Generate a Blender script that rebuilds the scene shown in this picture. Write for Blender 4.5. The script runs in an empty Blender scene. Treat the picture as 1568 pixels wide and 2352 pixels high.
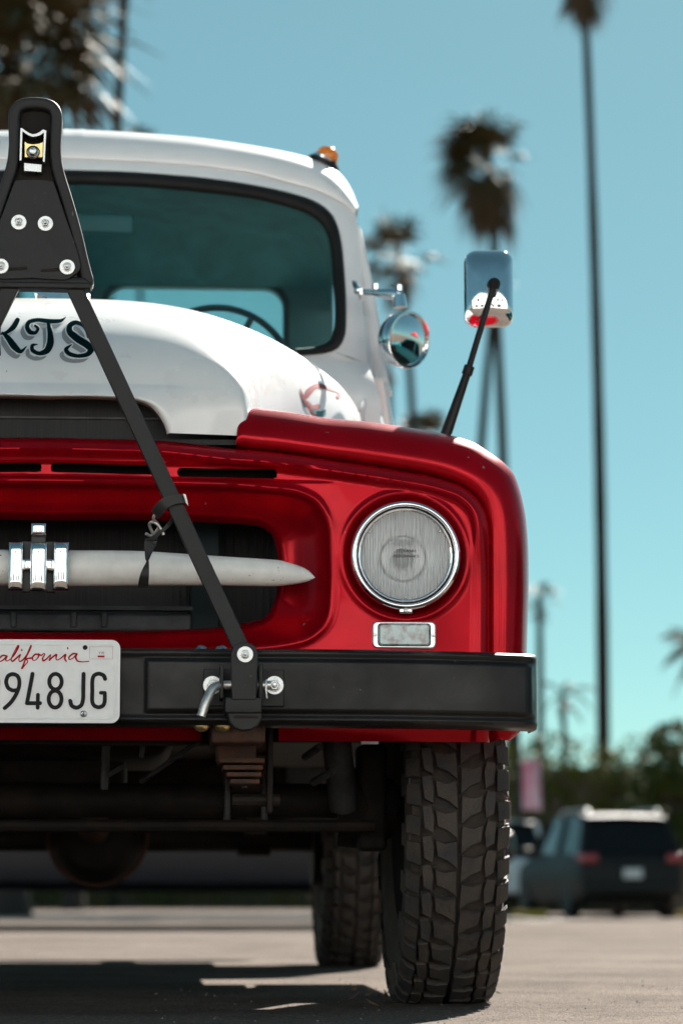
import bpy, bmesh, math, random
import numpy as np
from mathutils import Vector, Matrix
from mathutils.bvhtree import BVHTree

# ------------------------------------------------------------------ camera
SC = bpy.context.scene
COL = SC.collection
R = math.radians
F_D = 6533.0                         # focal length in photo units (photo taken as 1568 x 2352)
PITCH = math.atan(869 / F_D)
YAW = math.atan(434 / F_D * math.cos(PITCH))
CAM = Vector((0.209, -5.40, 0.23))
cam = bpy.data.cameras.new('camera'); camo = bpy.data.objects.new('camera', cam); COL.objects.link(camo)
camo.location = CAM; camo.rotation_euler = (R(90) + PITCH, 0, -YAW)
cam.sensor_fit = 'VERTICAL'; cam.sensor_height = 36; cam.sensor_width = 24; cam.lens = 100
cam.clip_start = 0.05; cam.clip_end = 6000
cam.dof.use_dof = True; cam.dof.focus_distance = 5.22; cam.dof.aperture_fstop = 4.2
SC.camera = camo

# ------------------------------------------------------------------ sky and sun
SUN = Vector((0.5, 1.25, 1.0)).normalized()
world = bpy.data.worlds.new('World'); SC.world = world; world.use_nodes = True
wn, wl = world.node_tree.nodes, world.node_tree.links
sky = wn.new('ShaderNodeTexSky'); sky.sky_type = 'NISHITA'; sky.sun_disc = False
sky.sun_elevation = math.asin(SUN.z); sky.sun_rotation = math.atan2(SUN.x, SUN.y)
sky.altitude = 0; sky.air_density = 0.6; sky.dust_density = 0.2; sky.ozone_density = 3.0
tint = wn.new('ShaderNodeMix'); tint.data_type = 'RGBA'; tint.blend_type = 'MULTIPLY'
tint.inputs[0].default_value = 1.0; tint.inputs[7].default_value = (0.65, 0.99, 0.81, 1)
gm = wn.new('ShaderNodeGamma'); gm.inputs[1].default_value = 0.7; wl.new(sky.outputs[0], gm.inputs[0]); wl.new(gm.outputs[0], tint.inputs[6]); wl.new(tint.outputs[2], wn['Background'].inputs[0])
wn['Background'].inputs[1].default_value = 0.05
sun = bpy.data.lights.new('sun', 'SUN'); suno = bpy.data.objects.new('sun', sun); COL.objects.link(suno)
sun.energy = 5.0; sun.angle = R(0.55); sun.color = (1.0, 0.94, 0.85)
suno.rotation_euler = SUN.to_track_quat('Z', 'Y').to_euler(); suno.location = (10, 10, 20)
SC.view_settings.view_transform = 'Standard'; SC.view_settings.look = 'None'
SC.view_settings.exposure = 1.95; SC.view_settings.gamma = 1.0; SC.view_settings.use_curve_mapping = False
SC.render.engine = 'CYCLES'
SC.cycles.use_denoising = True; SC.cycles.max_bounces = 10; SC.cycles.transparent_max_bounces = 24
SC.cycles.transmission_bounces = 10; SC.cycles.glossy_bounces = 6; SC.cycles.caustics_reflective = False
SC.cycles.sample_clamp_indirect = 6.0

# ------------------------------------------------------------------ measuring: photo point at a known depth -> metres
FW = Vector((math.sin(YAW) * math.cos(PITCH), math.cos(YAW) * math.cos(PITCH), math.sin(PITCH)))
RT = Vector((math.cos(YAW), -math.sin(YAW), 0)); UP = RT.cross(FW)
def ray(x, y): return FW + RT * ((x - 784) / F_D) + UP * ((1176 - y) / F_D)
def at(x, y, Y):
    r = ray(x, y); return CAM + r * ((Y - CAM.y) / r.y)
def at_fn(x, y, fn):
    Y = 1.2
    for _ in range(12):
        p = at(x, y, Y); Y = fn(p.x, p.z)
    return at(x, y, Y)
def xz(pts, Y): return np.array([[at(x, y, Y).x, at(x, y, Y).z] for x, y in pts])
def catmull(pts, n=8, closed=False):
    P = [np.array(p, float) for p in pts]; out = []
    N = len(P); rng = range(N if closed else N - 1)
    for i in rng:
        if closed: a, b, c, d = P[(i - 1) % N], P[i], P[(i + 1) % N], P[(i + 2) % N]
        else: a, b, c, d = P[max(i - 1, 0)], P[i], P[i + 1], P[min(i + 2, N - 1)]
        # centripetal-ish: plain uniform with reduced tension
        for k in range(n):
            t = k / n
            m1, m2 = (c - a) * 0.42, (d - b) * 0.42
            h = 2*t**3 - 3*t**2 + 1, t**3 - 2*t**2 + t, -2*t**3 + 3*t**2, t**3 - t**2
            out.append(h[0]*b + h[1]*m1 + h[2]*c + h[3]*m2)
    if not closed: out.append(P[-1])
    return np.array(out)
def resample(c, n):
    c = np.asarray(c, float); s = np.r_[0, np.cumsum(np.linalg.norm(np.diff(c, axis=0), axis=1))]
    t = np.linspace(0, s[-1], n)
    return np.stack([np.interp(t, s, c[:, k]) for k in range(c.shape[1])], 1)

# ------------------------------------------------------------------ materials
MATS = {}
def mat(name, color, rough=0.5, metal=0.0, coat=0.0, noise=0.0, nscale=20.0, color2=None, bump=0.0, bscale=80.0, spec=0.5, rnoise=0.0, stretch=None, bdet=5, chips=None):
    m = bpy.data.materials.new(name); m.use_nodes = True
    nt = m.node_tree; b = nt.nodes['Principled BSDF']; L = nt.links
    b.inputs['Base Color'].default_value = (*color, 1); b.inputs['Roughness'].default_value = rough
    b.inputs['Metallic'].default_value = metal; b.inputs['Specular IOR Level'].default_value = spec
    if coat: b.inputs['Coat Weight'].default_value = coat; b.inputs['Coat Roughness'].default_value = 0.04
    tc = nt.nodes.new('ShaderNodeTexCoord'); src = tc.outputs['Object']
    if stretch:
        mp = nt.nodes.new('ShaderNodeMapping'); mp.inputs['Scale'].default_value = stretch
        L.new(src, mp.inputs[0]); src = mp.outputs[0]
    if noise or color2 or rnoise:
        n = nt.nodes.new('ShaderNodeTexNoise'); n.inputs['Scale'].default_value = nscale; n.inputs['Detail'].default_value = 7
        n.inputs['Roughness'].default_value = 0.62; L.new(src, n.inputs['Vector'])
        if noise or color2:
            cr = nt.nodes.new('ShaderNodeValToRGB')
            c2 = color2 or tuple(max(0, c * (1 - noise)) for c in color)
            c1 = color if color2 else tuple(c * (1 + noise * 0.6) for c in color)
            cr.color_ramp.elements[0].position = 0.35; cr.color_ramp.elements[1].position = 0.66
            cr.color_ramp.elements[0].color = (*c2, 1); cr.color_ramp.elements[1].color = (*c1, 1)
            L.new(n.outputs[0], cr.inputs[0]); L.new(cr.outputs[0], b.inputs['Base Color'])
        if rnoise:
            mr = nt.nodes.new('ShaderNodeMapRange'); mr.inputs[1].default_value = 0.3; mr.inputs[2].default_value = 0.7
            mr.inputs[3].default_value = max(0.02, rough - rnoise); mr.inputs[4].default_value = min(1, rough + rnoise)
            L.new(n.outputs[0], mr.inputs[0]); L.new(mr.outputs[0], b.inputs['Roughness'])
    if chips:
        csc, cthr, ccol = chips; n3 = nt.nodes.new('ShaderNodeTexNoise'); n3.inputs['Scale'].default_value = csc; n3.inputs['Detail'].default_value = 3; L.new(tc.outputs['Object'], n3.inputs['Vector'])
        n4 = nt.nodes.new('ShaderNodeTexNoise'); n4.inputs['Scale'].default_value = csc * 0.12; L.new(tc.outputs['Object'], n4.inputs['Vector'])
        am = nt.nodes.new('ShaderNodeMath'); am.operation = 'MULTIPLY_ADD'; am.inputs[1].default_value = 0.5; L.new(n4.outputs[0], am.inputs[0]); L.new(n3.outputs[0], am.inputs[2])
        m3 = nt.nodes.new('ShaderNodeMapRange'); m3.inputs[1].default_value = cthr + 0.25; m3.inputs[2].default_value = cthr + 0.27; L.new(am.outputs[0], m3.inputs[0])
        mxc = nt.nodes.new('ShaderNodeMix'); mxc.data_type = 'RGBA'; L.new(m3.outputs[0], mxc.inputs[0]); mxc.inputs[7].default_value = (*ccol, 1)
        if b.inputs['Base Color'].is_linked: L.new(b.inputs['Base Color'].links[0].from_socket, mxc.inputs[6])
        else: mxc.inputs[6].default_value = (*color, 1)
        L.new(mxc.outputs[2], b.inputs['Base Color'])
    if bump:
        n2 = nt.nodes.new('ShaderNodeTexNoise'); n2.inputs['Scale'].default_value = bscale; n2.inputs['Detail'].default_value = bdet
        L.new(src, n2.inputs['Vector'])
        bp = nt.nodes.new('ShaderNodeBump'); bp.inputs['Strength'].default_value = bump; bp.inputs['Distance'].default_value = 0.01
        L.new(n2.outputs[0], bp.inputs['Height']); L.new(bp.outputs[0], b.inputs['Normal'])
    MATS[name] = m; return m
def glass_mat(name, color, gloss=0.06, rough=0.02):
    m = bpy.data.materials.new(name); m.use_nodes = True; nt = m.node_tree; L = nt.links
    nt.nodes.remove(nt.nodes['Principled BSDF'])
    t = nt.nodes.new('ShaderNodeBsdfTransparent'); t.inputs[0].default_value = (*color, 1)
    g = nt.nodes.new('ShaderNodeBsdfGlossy'); g.inputs['Roughness'].default_value = rough
    fr = nt.nodes.new('ShaderNodeFresnel'); fr.inputs[0].default_value = 1.5
    mx = nt.nodes.new('ShaderNodeMixShader')
    ge = nt.nodes.new('ShaderNodeNewGeometry'); mr = nt.nodes.new('ShaderNodeMapRange'); mr.inputs[3].default_value = 1.5; mr.inputs[4].default_value = 1 / 1.5
    L.new(ge.outputs['Backfacing'], mr.inputs[0]); L.new(mr.outputs[0], fr.inputs[0])
    L.new(fr.outputs[0], mx.inputs[0]); L.new(t.outputs[0], mx.inputs[1]); L.new(g.outputs[0], mx.inputs[2])
    df = nt.nodes.new('ShaderNodeBsdfDiffuse'); df.inputs[0].default_value = (0.06, 0.24, 0.25, 1); m2 = nt.nodes.new('ShaderNodeMixShader')
    tcg = nt.nodes.new('ShaderNodeTexCoord'); ng = nt.nodes.new('ShaderNodeTexNoise'); ng.inputs['Scale'].default_value = 4; ng.inputs['Detail'].default_value = 6; L.new(tcg.outputs['Object'], ng.inputs['Vector'])
    mg = nt.nodes.new('ShaderNodeMapRange'); mg.inputs[1].default_value = 0.35; mg.inputs[2].default_value = 0.75; mg.inputs[3].default_value = 0.02; mg.inputs[4].default_value = 0.10; L.new(ng.outputs[0], mg.inputs[0]); L.new(mg.outputs[0], m2.inputs[0])
    L.new(mx.outputs[0], m2.inputs[1]); L.new(df.outputs[0], m2.inputs[2])
    L.new(m2.outputs[0], nt.nodes['Material Output'].inputs[0]); MATS[name] = m; return m

RED = mat('red_paint', (0.36, 0.002, 0.009), 0.21, metal=0.50, coat=0.07, spec=0.15, chips=(80, 0.775, (0.22, 0.16, 0.15)), noise=0.22, nscale=5, bump=0.05, bscale=15, bdet=3)
WHITE = mat('white_paint', (0.76, 0.755, 0.745), 0.30, coat=0.5, noise=0.05, nscale=6, rnoise=0.06, chips=(80, 0.80, (0.12, 0.08, 0.06)))
CABWHITE = mat('cab_paint', (0.81, 0.80, 0.79), 0.33, coat=0.5, noise=0.05, nscale=6)
BARWHITE = mat('bar_paint', (0.76, 0.74, 0.70), 0.45, coat=0.1, noise=0.10, nscale=26, rnoise=0.1, chips=(170, 0.75, (0.14, 0.12, 0.10)))
BLACK = mat('bumper_black', (0.0075, 0.0075, 0.0075), 0.38, color2=(0.017, 0.0165, 0.016), nscale=9, rnoise=0.14, spec=0.22, bump=0.015, bscale=30, chips=(90, 0.765, (0.07, 0.068, 0.065)))
POWDER = mat('powder_black', (0.014, 0.014, 0.0145), 0.5, spec=0.3, noise=0.2, nscale=30, bump=0.10, bscale=600, rnoise=0.06, chips=(100, 0.775, (0.07, 0.068, 0.065)))
RUBBER = mat('rubber', (0.018, 0.0175, 0.017), 0.62, noise=0.3, nscale=25)
SEAL = mat('seal_rubber', (0.011, 0.0105, 0.0105), 0.6, noise=0.2, nscale=30, spec=0.2)
TYRE = mat('tyre_rubber', (0.021, 0.021, 0.022), 0.75, color2=(0.050, 0.038, 0.028), nscale=22, bump=0.25, bscale=260)
TYREGROOVE = mat('tyre_groove', (0.016, 0.015, 0.0145), 0.85, color2=(0.040, 0.028, 0.019), nscale=20, bump=0.3, bscale=200)
CHROME = mat('chrome', (0.78, 0.79, 0.80), 0.06, 1.0, noise=0.06, nscale=40, rnoise=0.03)
CASTCHROME = mat('cast_chrome', (0.70, 0.71, 0.72), 0.07, 1.0, noise=0.08, nscale=40, bump=0.07, bscale=22, bdet=0)
PALECHROME = mat('satin_chrome', (0.72, 0.74, 0.75), 0.28, 1.0, noise=0.1, nscale=60)
STEEL = mat('zinc_steel', (0.46, 0.475, 0.475), 0.30, 1.0, noise=0.25, nscale=90, rnoise=0.1)
PALESTEEL = mat('bare_steel', (0.60, 0.58, 0.54), 0.38, 0.85, noise=0.2, nscale=120)
BRASS = mat('yellow_zinc', (0.70, 0.55, 0.25), 0.32, 0.9, noise=0.2, nscale=120)
GREASE = mat('greasy_black', (0.007, 0.0065, 0.006), 0.7, spec=0.2, color2=(0.020, 0.014, 0.010), nscale=16, bump=0.2, bscale=60)
RUST = mat('rust', (0.07, 0.023, 0.008), 0.8, color2=(0.035, 0.018, 0.012), nscale=28, bump=0.3, bscale=80)
CORE = mat('radiator_core', (0.008, 0.008, 0.009), 0.7, color2=(0.02, 0.02, 0.021), nscale=6, stretch=(90, 1, 1))
TANK = mat('tank_paint', (0.005, 0.013, 0.014), 0.6, spec=0.2)
DULL = mat('dull_alloy', (0.055, 0.055, 0.056), 0.6, 0.3, noise=0.4, nscale=20)
INTERIOR = mat('cab_interior', (0.018, 0.075, 0.080), 0.55, noise=0.25, nscale=8)
HEADLINER = mat('headliner', (0.020, 0.100, 0.105), 0.8, noise=0.3, nscale=12)
WHEELRIM = mat('steering_rim', (0.010, 0.014, 0.015), 0.4)
GLASS = glass_mat('window_glass', (0.80, 0.93, 0.92))
AMBER = mat('amber_lens', (0.75, 0.20, 0.012), 0.15, coat=0.5)
PLATEW = mat('plate_white', (0.76, 0.76, 0.75), 0.45, noise=0.06, nscale=40)
PLATEK = mat('plate_black', (0.014, 0.014, 0.015), 0.7, spec=0.2)
PLATER = mat('plate_red', (0.36, 0.004, 0.008), 0.7, spec=0.15)
INK = mat('sign_ink', (0.003, 0.014, 0.017), 0.9, spec=0.0)
INKGREY = mat('sign_grey', (0.26, 0.275, 0.285), 0.9, spec=0.0)
INKWHITE = mat('sign_white', (0.76, 0.755, 0.74), 0.35, coat=0.4)
INKRED = mat('scroll_red', (0.20, 0.002, 0.010), 0.5, spec=0.2)
INKTEAL = mat('scroll_teal', (0.05, 0.17, 0.18), 0.5, spec=0.2)
INKPINK = mat('scroll_pink', (0.62, 0.16, 0.12), 0.3, coat=0.6)

# ------------------------------------------------------------------ mesh helpers
class MB:
    """collects vertices and faces for ONE mesh object"""
    def __init__(s): s.v = []; s.f = []; s.mi = []; s.cur = 0
    def add(s, v, f):
        o = len(s.v); s.v += [tuple(p) for p in v]; s.f += [tuple(i + o for i in q) for q in f]; s.mi += [s.cur] * len(f)
    def box(s, c, d, M=None, bev=0.0):
        if bev <= 0:
            v = [Vector((x * d[0] / 2, y * d[1] / 2, z * d[2] / 2)) for x in (-1, 1) for y in (-1, 1) for z in (-1, 1)]
            f = [(0, 1, 3, 2), (4, 6, 7, 5), (0, 4, 5, 1), (2, 3, 7, 6), (0, 2, 6, 4), (1, 5, 7, 3)]
        else:
            bm = bmesh.new(); bmesh.ops.create_cube(bm, size=1.0)
            for w in bm.verts: w.co = Vector((w.co.x * d[0], w.co.y * d[1], w.co.z * d[2]))
            bmesh.ops.bevel(bm, geom=bm.edges[:], offset=bev, segments=3, profile=0.5, affect='EDGES')
            bm.verts.index_update(); v = [w.co.copy() for w in bm.verts]; f = [tuple(w.index for w in q.verts) for q in bm.faces]; bm.free()
        if M: v = [M @ p for p in v]
        s.add([p + Vector(c) for p in v], f); return s
    def tube(s, path, r, seg=12, cap=True, flat=None):
        P = [Vector(p) for p in path]; n = len(P); rr = r if isinstance(r, (list, tuple)) else [r] * n
        v = []; f = []; ref = None
        for i in range(n):
            t = (P[min(i + 1, n - 1)] - P[max(i - 1, 0)]).normalized()
            if ref is None: ref = t.orthogonal().normalized()
            ref = (ref - t * ref.dot(t)).normalized(); b = t.cross(ref)
            for k in range(seg):
                a = 2 * math.pi * k / seg; v.append(P[i] + ref * (math.cos(a) * rr[i]) + b * (math.sin(a) * rr[i]))
        for i in range(n - 1):
            for k in range(seg):
                k2 = (k + 1) % seg; f.append((i * seg + k, i * seg + k2, (i + 1) * seg + k2, (i + 1) * seg + k))
        if cap: f.append(tuple(reversed(range(seg)))); f.append(tuple((n - 1) * seg + k for k in range(seg)))
        s.add(v, f); return s
    def lathe(s, prof, M, seg=48, close=False):
        """prof: list of (radius, height) turned about local Z, then M"""
        v = []; f = []; n = len(prof)
        for r, h in prof:
            for k in range(seg):
                a = 2 * math.pi * k / seg; v.append(M @ Vector((r * math.cos(a), r * math.sin(a), h)))
        for i in range(n - 1 if not close else n):
            j = (i + 1) % n
            for k in range(seg):
                k2 = (k + 1) % seg; f.append((i * seg + k, i * seg + k2, j * seg + k2, j * seg + k))
        if not close:
            if prof[0][0] > 1e-6: f.append(tuple(reversed(range(seg))))
            if prof[-1][0] > 1e-6: f.append(tuple((n - 1) * seg + k for k in range(seg)))
        s.add(v, f); return s
    def prism(s, poly, a, b, axis='y', chamfer=0.0):
        """poly: list of (u, w); extruded along axis from a to b; chamfer shrinks the outline at both ends"""
        P = np.array(poly, float)
        def ring(t, ins):
            Q = P
            if ins:
                nx = np.roll(P, -1, 0) - P; pv = P - np.roll(P, 1, 0)
                nx /= np.linalg.norm(nx, axis=1)[:, None] + 1e-12; pv /= np.linalg.norm(pv, axis=1)[:, None] + 1e-12
                area = 0.5 * np.sum(P[:, 0] * np.roll(P[:, 1], -1) - np.roll(P[:, 0], -1) * P[:, 1])
                sg = 1 if area > 0 else -1
                nn = np.stack([-(nx[:, 1] + pv[:, 1]), nx[:, 0] + pv[:, 0]], 1) * sg
                nn /= np.linalg.norm(nn, axis=1)[:, None] + 1e-12
                Q = P + nn * ins
            return [{'y': (u, t, w), 'x': (t, u, w), 'z': (u, w, t)}[axis] for u, w in Q]
        sg = 1 if b > a else -1
        lev = [(a, 0), (b, 0)] if not chamfer else [(a, chamfer), (a + sg * chamfer, 0), (b - sg * chamfer, 0), (b, chamfer)]
        n = len(P); v = []; f = []
        for t, i in lev: v += ring(t, i)
        for i in range(len(lev) - 1):
            for k in range(n):
                k2 = (k + 1) % n; f.append((i * n + k, i * n + k2, (i + 1) * n + k2, (i + 1) * n + k))
        f.append(tuple(reversed(range(n)))); f.append(tuple((len(lev) - 1) * n + k for k in range(n)))
        s.add(v, f); return s
    def grid(s, rows, close=False):
        n = len(rows[0]); v = [p for r in rows for p in r]; f = []
        for i in range(len(rows) - 1):
            for k in range(n if close else n - 1):
                k2 = (k + 1) % n; f.append((i * n + k, i * n + k2, (i + 1) * n + k2, (i + 1) * n + k))
        s.add(v, f); return s
    def mirrored(s):
        m = MB(); m.v = [(-x, y, z) for x, y, z in s.v]; m.f = [tuple(reversed(q)) for q in s.f]; m.mi = list(s.mi); return m
    def plus(s, o): s.add(o.v, o.f); s.mi[-len(o.f):] = o.mi; return s
    def build(s, name, material, parent=None, angle=35, fix=True):
        me = bpy.data.meshes.new(name); me.from_pydata([tuple(p) for p in s.v], [], s.f); 
        mats = material if isinstance(material, (list, tuple)) else [material]
        for m in mats: me.materials.append(m)
        if len(mats) > 1: me.polygons.foreach_set('material_index', s.mi)
        if fix:
            bm = bmesh.new(); bm.from_mesh(me); bmesh.ops.recalc_face_normals(bm, faces=bm.faces[:]); bm.to_mesh(me); bm.free()
        if angle is None: me.shade_flat()
        else:
            me.shade_smooth(); me.set_sharp_from_angle(angle=R(angle))
        me.update()
        o = bpy.data.objects.new(name, me); COL.objects.link(o)
        if parent is not None: o.parent = parent
        return o
def both(mb, name, material, parent, **k):
    """a part on each side of the truck"""
    return mb.build(name, material, parent, **k), mb.mirrored().build(name, material, parent, **k)
def empty(name, loc=(0, 0, 0), rz=0):
    o = bpy.data.objects.new(name, None); COL.objects.link(o); o.location = loc; o.rotation_euler = (0, 0, rz); o.empty_display_size = 0.2
    return o
def tag(o, label=None, cat=None, group=None, kind=None):
    if label: o['label'] = label
    if cat: o['category'] = cat
    if group: o['group'] = group
    if kind: o['kind'] = kind
    return o
def rot(ax, deg): return Matrix.Rotation(R(deg), 4, ax)
FACE = Matrix(((1, 0, 0, 0), (0, 0, -1, 0), (0, 1, 0, 0), (0, 0, 0, 1)))   # local Z -> world -Y (towards the front)
def place(p, M=FACE): return Matrix.Translation(Vector(p)) @ M
def sdf(P, poly):
    """signed distance (negative inside) of points P (N,2) to a closed polygon"""
    A = poly; Bv = np.roll(poly, -1, 0); d2 = np.full(len(P), 1e9); ins = np.zeros(len(P), bool)
    for a, b in zip(A, Bv):
        e = b - a; w = P - a; t = np.clip((w @ e) / (e @ e + 1e-18), 0, 1)
        q = w - t[:, None] * e; d2 = np.minimum(d2, (q * q).sum(1))
        c = ((a[1] > P[:, 1]) != (b[1] > P[:, 1]))
        if e[1] != 0: ins ^= c & (P[:, 0] < (P[:, 1] - a[1]) * e[0] / e[1] + a[0])
    d = np.sqrt(d2); return np.where(ins, -d, d)
def torus(mb, Rm, r, T, seg=64, s2=10):
    rows = [[T @ Vector(((Rm + r * math.cos(2 * math.pi * k / s2)) * math.cos(2 * math.pi * i / seg), (Rm + r * math.cos(2 * math.pi * k / s2)) * math.sin(2 * math.pi * i / seg), r * math.sin(2 * math.pi * k / s2))) for k in range(s2)] for i in range(seg + 1)]
    mb.grid(rows, close=True)
def sstep(a, b, x):
    t = np.clip((x - a) / (b - a), 0, 1); return t * t * (3 - 2 * t)
def hexbolt(name, p, r, parent, M=FACE, washer=None, mats=(None, None)):
    """washer with nut and bolt end, facing forward"""
    T = place(p, M); mb = MB(); w = washer or r * 1.9
    mb.lathe([(w, 0), (w, 0.0022), (w - 0.0008, 0.003), (0.001, 0.003)], T, 28)
    o = mb.build(name, STEEL, parent)
    n = MB(); n.lathe([(r * 1.25, 0.003), (r * 1.25, 0.0045), (r * 1.0, 0.005)], T, 24)
    n.lathe([(r, 0.0045), (r, 0.009), (r * 0.86, 0.0105), (0.0005, 0.0105)], T, 6); n.build('nut', STEEL, o, angle=25)
    b = MB(); b.lathe([(r * 0.55, 0.008), (r * 0.55, 0.014), (r * 0.42, 0.0155), (0.0005, 0.016)], T, 16); b.build('bolt_end', STEEL, o)
    return o

# ================================================================== ground
def zg(Y): return -0.34 * min(1.0, max(0.0, (Y - 16) / 8.0))
m = bpy.data.materials.new('asphalt'); m.use_nodes = True; nt = m.node_tree; b = nt.nodes['Principled BSDF']; L = nt.links
tc = nt.nodes.new('ShaderNodeTexCoord')
def nz(scale, det=8, rough=0.6):
    n = nt.nodes.new('ShaderNodeTexNoise'); n.inputs['Scale'].default_value = scale; n.inputs['Detail'].default_value = det
    n.inputs['Roughness'].default_value = rough; L.new(tc.outputs['Object'], n.inputs['Vector']); return n
def ramp(src, p0, c0, p1, c1):
    r = nt.nodes.new('ShaderNodeValToRGB'); r.color_ramp.elements[0].position = p0; r.color_ramp.elements[1].position = p1
    r.color_ramp.elements[0].color = (*c0, 1); r.color_ramp.elements[1].color = (*c1, 1); L.new(src, r.inputs[0]); return r
def mul(a, bb, f=1.0):
    x = nt.nodes.new('ShaderNodeMix'); x.data_type = 'RGBA'; x.blend_type = 'MULTIPLY'; x.inputs[0].default_value = f
    L.new(a, x.inputs[6]); L.new(bb, x.inputs[7]); return x
base = ramp(nz(0.7).outputs[0], 0.3, (0.100, 0.084, 0.073), 0.7, (0.160, 0.136, 0.120))
vor = nt.nodes.new('ShaderNodeTexVoronoi'); vor.inputs['Scale'].default_value = 210; L.new(tc.outputs['Object'], vor.inputs['Vector'])
chip = ramp(vor.outputs['Color'], 0.1, (0.50, 0.50, 0.51), 0.9, (1.45, 1.41, 1.38))
fine = ramp(nz(60).outputs[0], 0.3, (0.8, 0.8, 0.8), 0.7, (1.12, 1.12, 1.12))
stain = ramp(nz(2.2, 9, 0.7).outputs[0], 0.30, (0.55, 0.54, 0.53), 0.54, (1, 1, 1))
c = mul(mul(mul(base.outputs[0], chip.outputs[0]).outputs[2], fine.outputs[0]).outputs[2], stain.outputs[0])
L.new(c.outputs[2], b.inputs['Base Color']); b.inputs['Roughness'].default_value = 0.95; b.inputs['Specular IOR Level'].default_value = 0.04
bp = nt.nodes.new('ShaderNodeBump'); bp.inputs['Strength'].default_value = 0.9; bp.inputs['Distance'].default_value = 0.004
L.new(vor.outputs['Distance'], bp.inputs['Height']); L.new(bp.outputs[0], b.inputs['Normal'])
ASPHALT = m
ys = [-900, -200, -40, -10, 0, 5, 16] + [16 + k for k in range(1, 9)] + [30, 60, 200, 900, 3000]
g = MB(); g.grid([[(x, y, zg(y)) for x in (-2500, -200, -20, 0, 20, 200, 2500)] for y in ys])
tag(g.build('ground', ASPHALT, None, fix=False), kind='structure', label='pale worn asphalt lot under the truck')
CONC = mat('kerb_concrete', (0.34, 0.32, 0.30), 0.85, noise=0.2, nscale=3, bump=0.3, bscale=40)
kerb = [(-70, 62), (1, 49), (5.7, 39), (8.5, 33.4), (30, 25), (90, 21)]
kp = resample(catmull(kerb, 10), 60)
k = MB(); rows = [[], [], [], []]
for i in range(60):
    t = kp[min(i + 1, 59)] - kp[max(i - 1, 0)]; t /= np.linalg.norm(t); nrm = np.array([-t[1], t[0]])
    if nrm[1] < 0: nrm = -nrm
    for r_, (off, zz) in enumerate(((0, -0.36), (0.01, -0.255), (0.04, -0.225), (0.30, -0.224))):
        q = kp[i] + nrm * off; rows[r_].append((q[0], q[1], zz))
k.grid(rows); tag(k.build('kerb', CONC, None), kind='structure', label='low concrete kerb along the parking strip')
pv = MB(); far = [(x, 2500, -0.23) for x in np.linspace(-2400, 2400, 60)]
pv.grid([[(kp[i][0], kp[i][1] + 0.28, -0.23) for i in range(60)], [(kp[i][0] * 3, 220, -0.23) for i in range(60)], far])
tag(pv.build('parking_pavement', ASPHALT, None, fix=False), kind='structure', label='raised pavement where the cars are parked')

# ================================================================== truck
truck = tag(empty('pickup_truck'), 'vintage pickup truck with red front, white hood and cab, black bumper', 'truck')

# ---- front panel: one pressed sheet round the grille and headlights
CELL = 0.0032
zref = lambda y: at(600, y, 0).z
Bpts = catmull([(-60, 1000), (60, 1001), (180, 1003), (366, 1008), (516, 1024), (612, 1031), (754, 1049), (874, 1066), (993, 1086), (1064, 1108), (1102, 1137), (1121, 1168), (1130, 1210), (1132, 1300), (1132, 1500), (1132, 1700)], 8)
Bxz = xz(Bpts, 0.0)
zbot = zref(1700)
Bpoly = np.vstack([[[-0.5, Bxz[0, 1] + 0.001]], Bxz, [[Bxz[-1, 0], zbot - 0.6], [-0.5, zbot - 0.6]]])
dish = [(760, 1280), (757, 1218), (745, 1184), (721, 1151), (678, 1132), (612, 1125), (516, 1118), (300, 1113), (87, 1110)]
dish2 = [(87, 1490), (400, 1489), (588, 1483), (659, 1475), (707, 1462), (740, 1436), (755, 1403), (760, 1350)]
def sym(pts_hi, pts_lo, Y=0.0):
    c = catmull(list(reversed(pts_hi)) + list(reversed(pts_lo)), 8)      # top centre -> right -> bottom centre
    q = xz(c, Y); q[0, 0] = 0; q[-1, 0] = 0
    l = q[::-1][1:-1].copy(); l[:, 0] *= -1
    return np.vstack([q, l])
dishpoly = sym(dish, dish2)
open_hi = [(644, 1300), (641, 1251), (630, 1217), (612, 1203), (584, 1194), (483, 1188), (322, 1183), (87, 1183)]
open_lo = [(87, 1446), (242, 1444), (443, 1438), (540, 1428), (597, 1415), (621, 1399), (635, 1366), (642, 1335)]
openpoly = sym(open_hi, open_lo)
hl = at(931, 1275, 0.0); HC = np.array([hl.x, hl.z])
slots = []
for (x0, x1, y0, y1) in ((117, 378, 1073, 1079), (407, 637, 1083, 1087)):
    a = at(x0, y0, 0); bq = at(x1, y1, 0); slots.append((np.array([a.x, a.z]), np.array([bq.x, bq.z]), 0.0088))
def cap_sd(P, a, b, r):
    e = b - a; n = e / np.linalg.norm(e); a2 = a + n * r; b2 = b - n * r; e = b2 - a2
    t = np.clip(((P - a2) @ e) / (e @ e), 0, 1); return np.linalg.norm(P - a2 - t[:, None] * e, axis=1) - r
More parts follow.
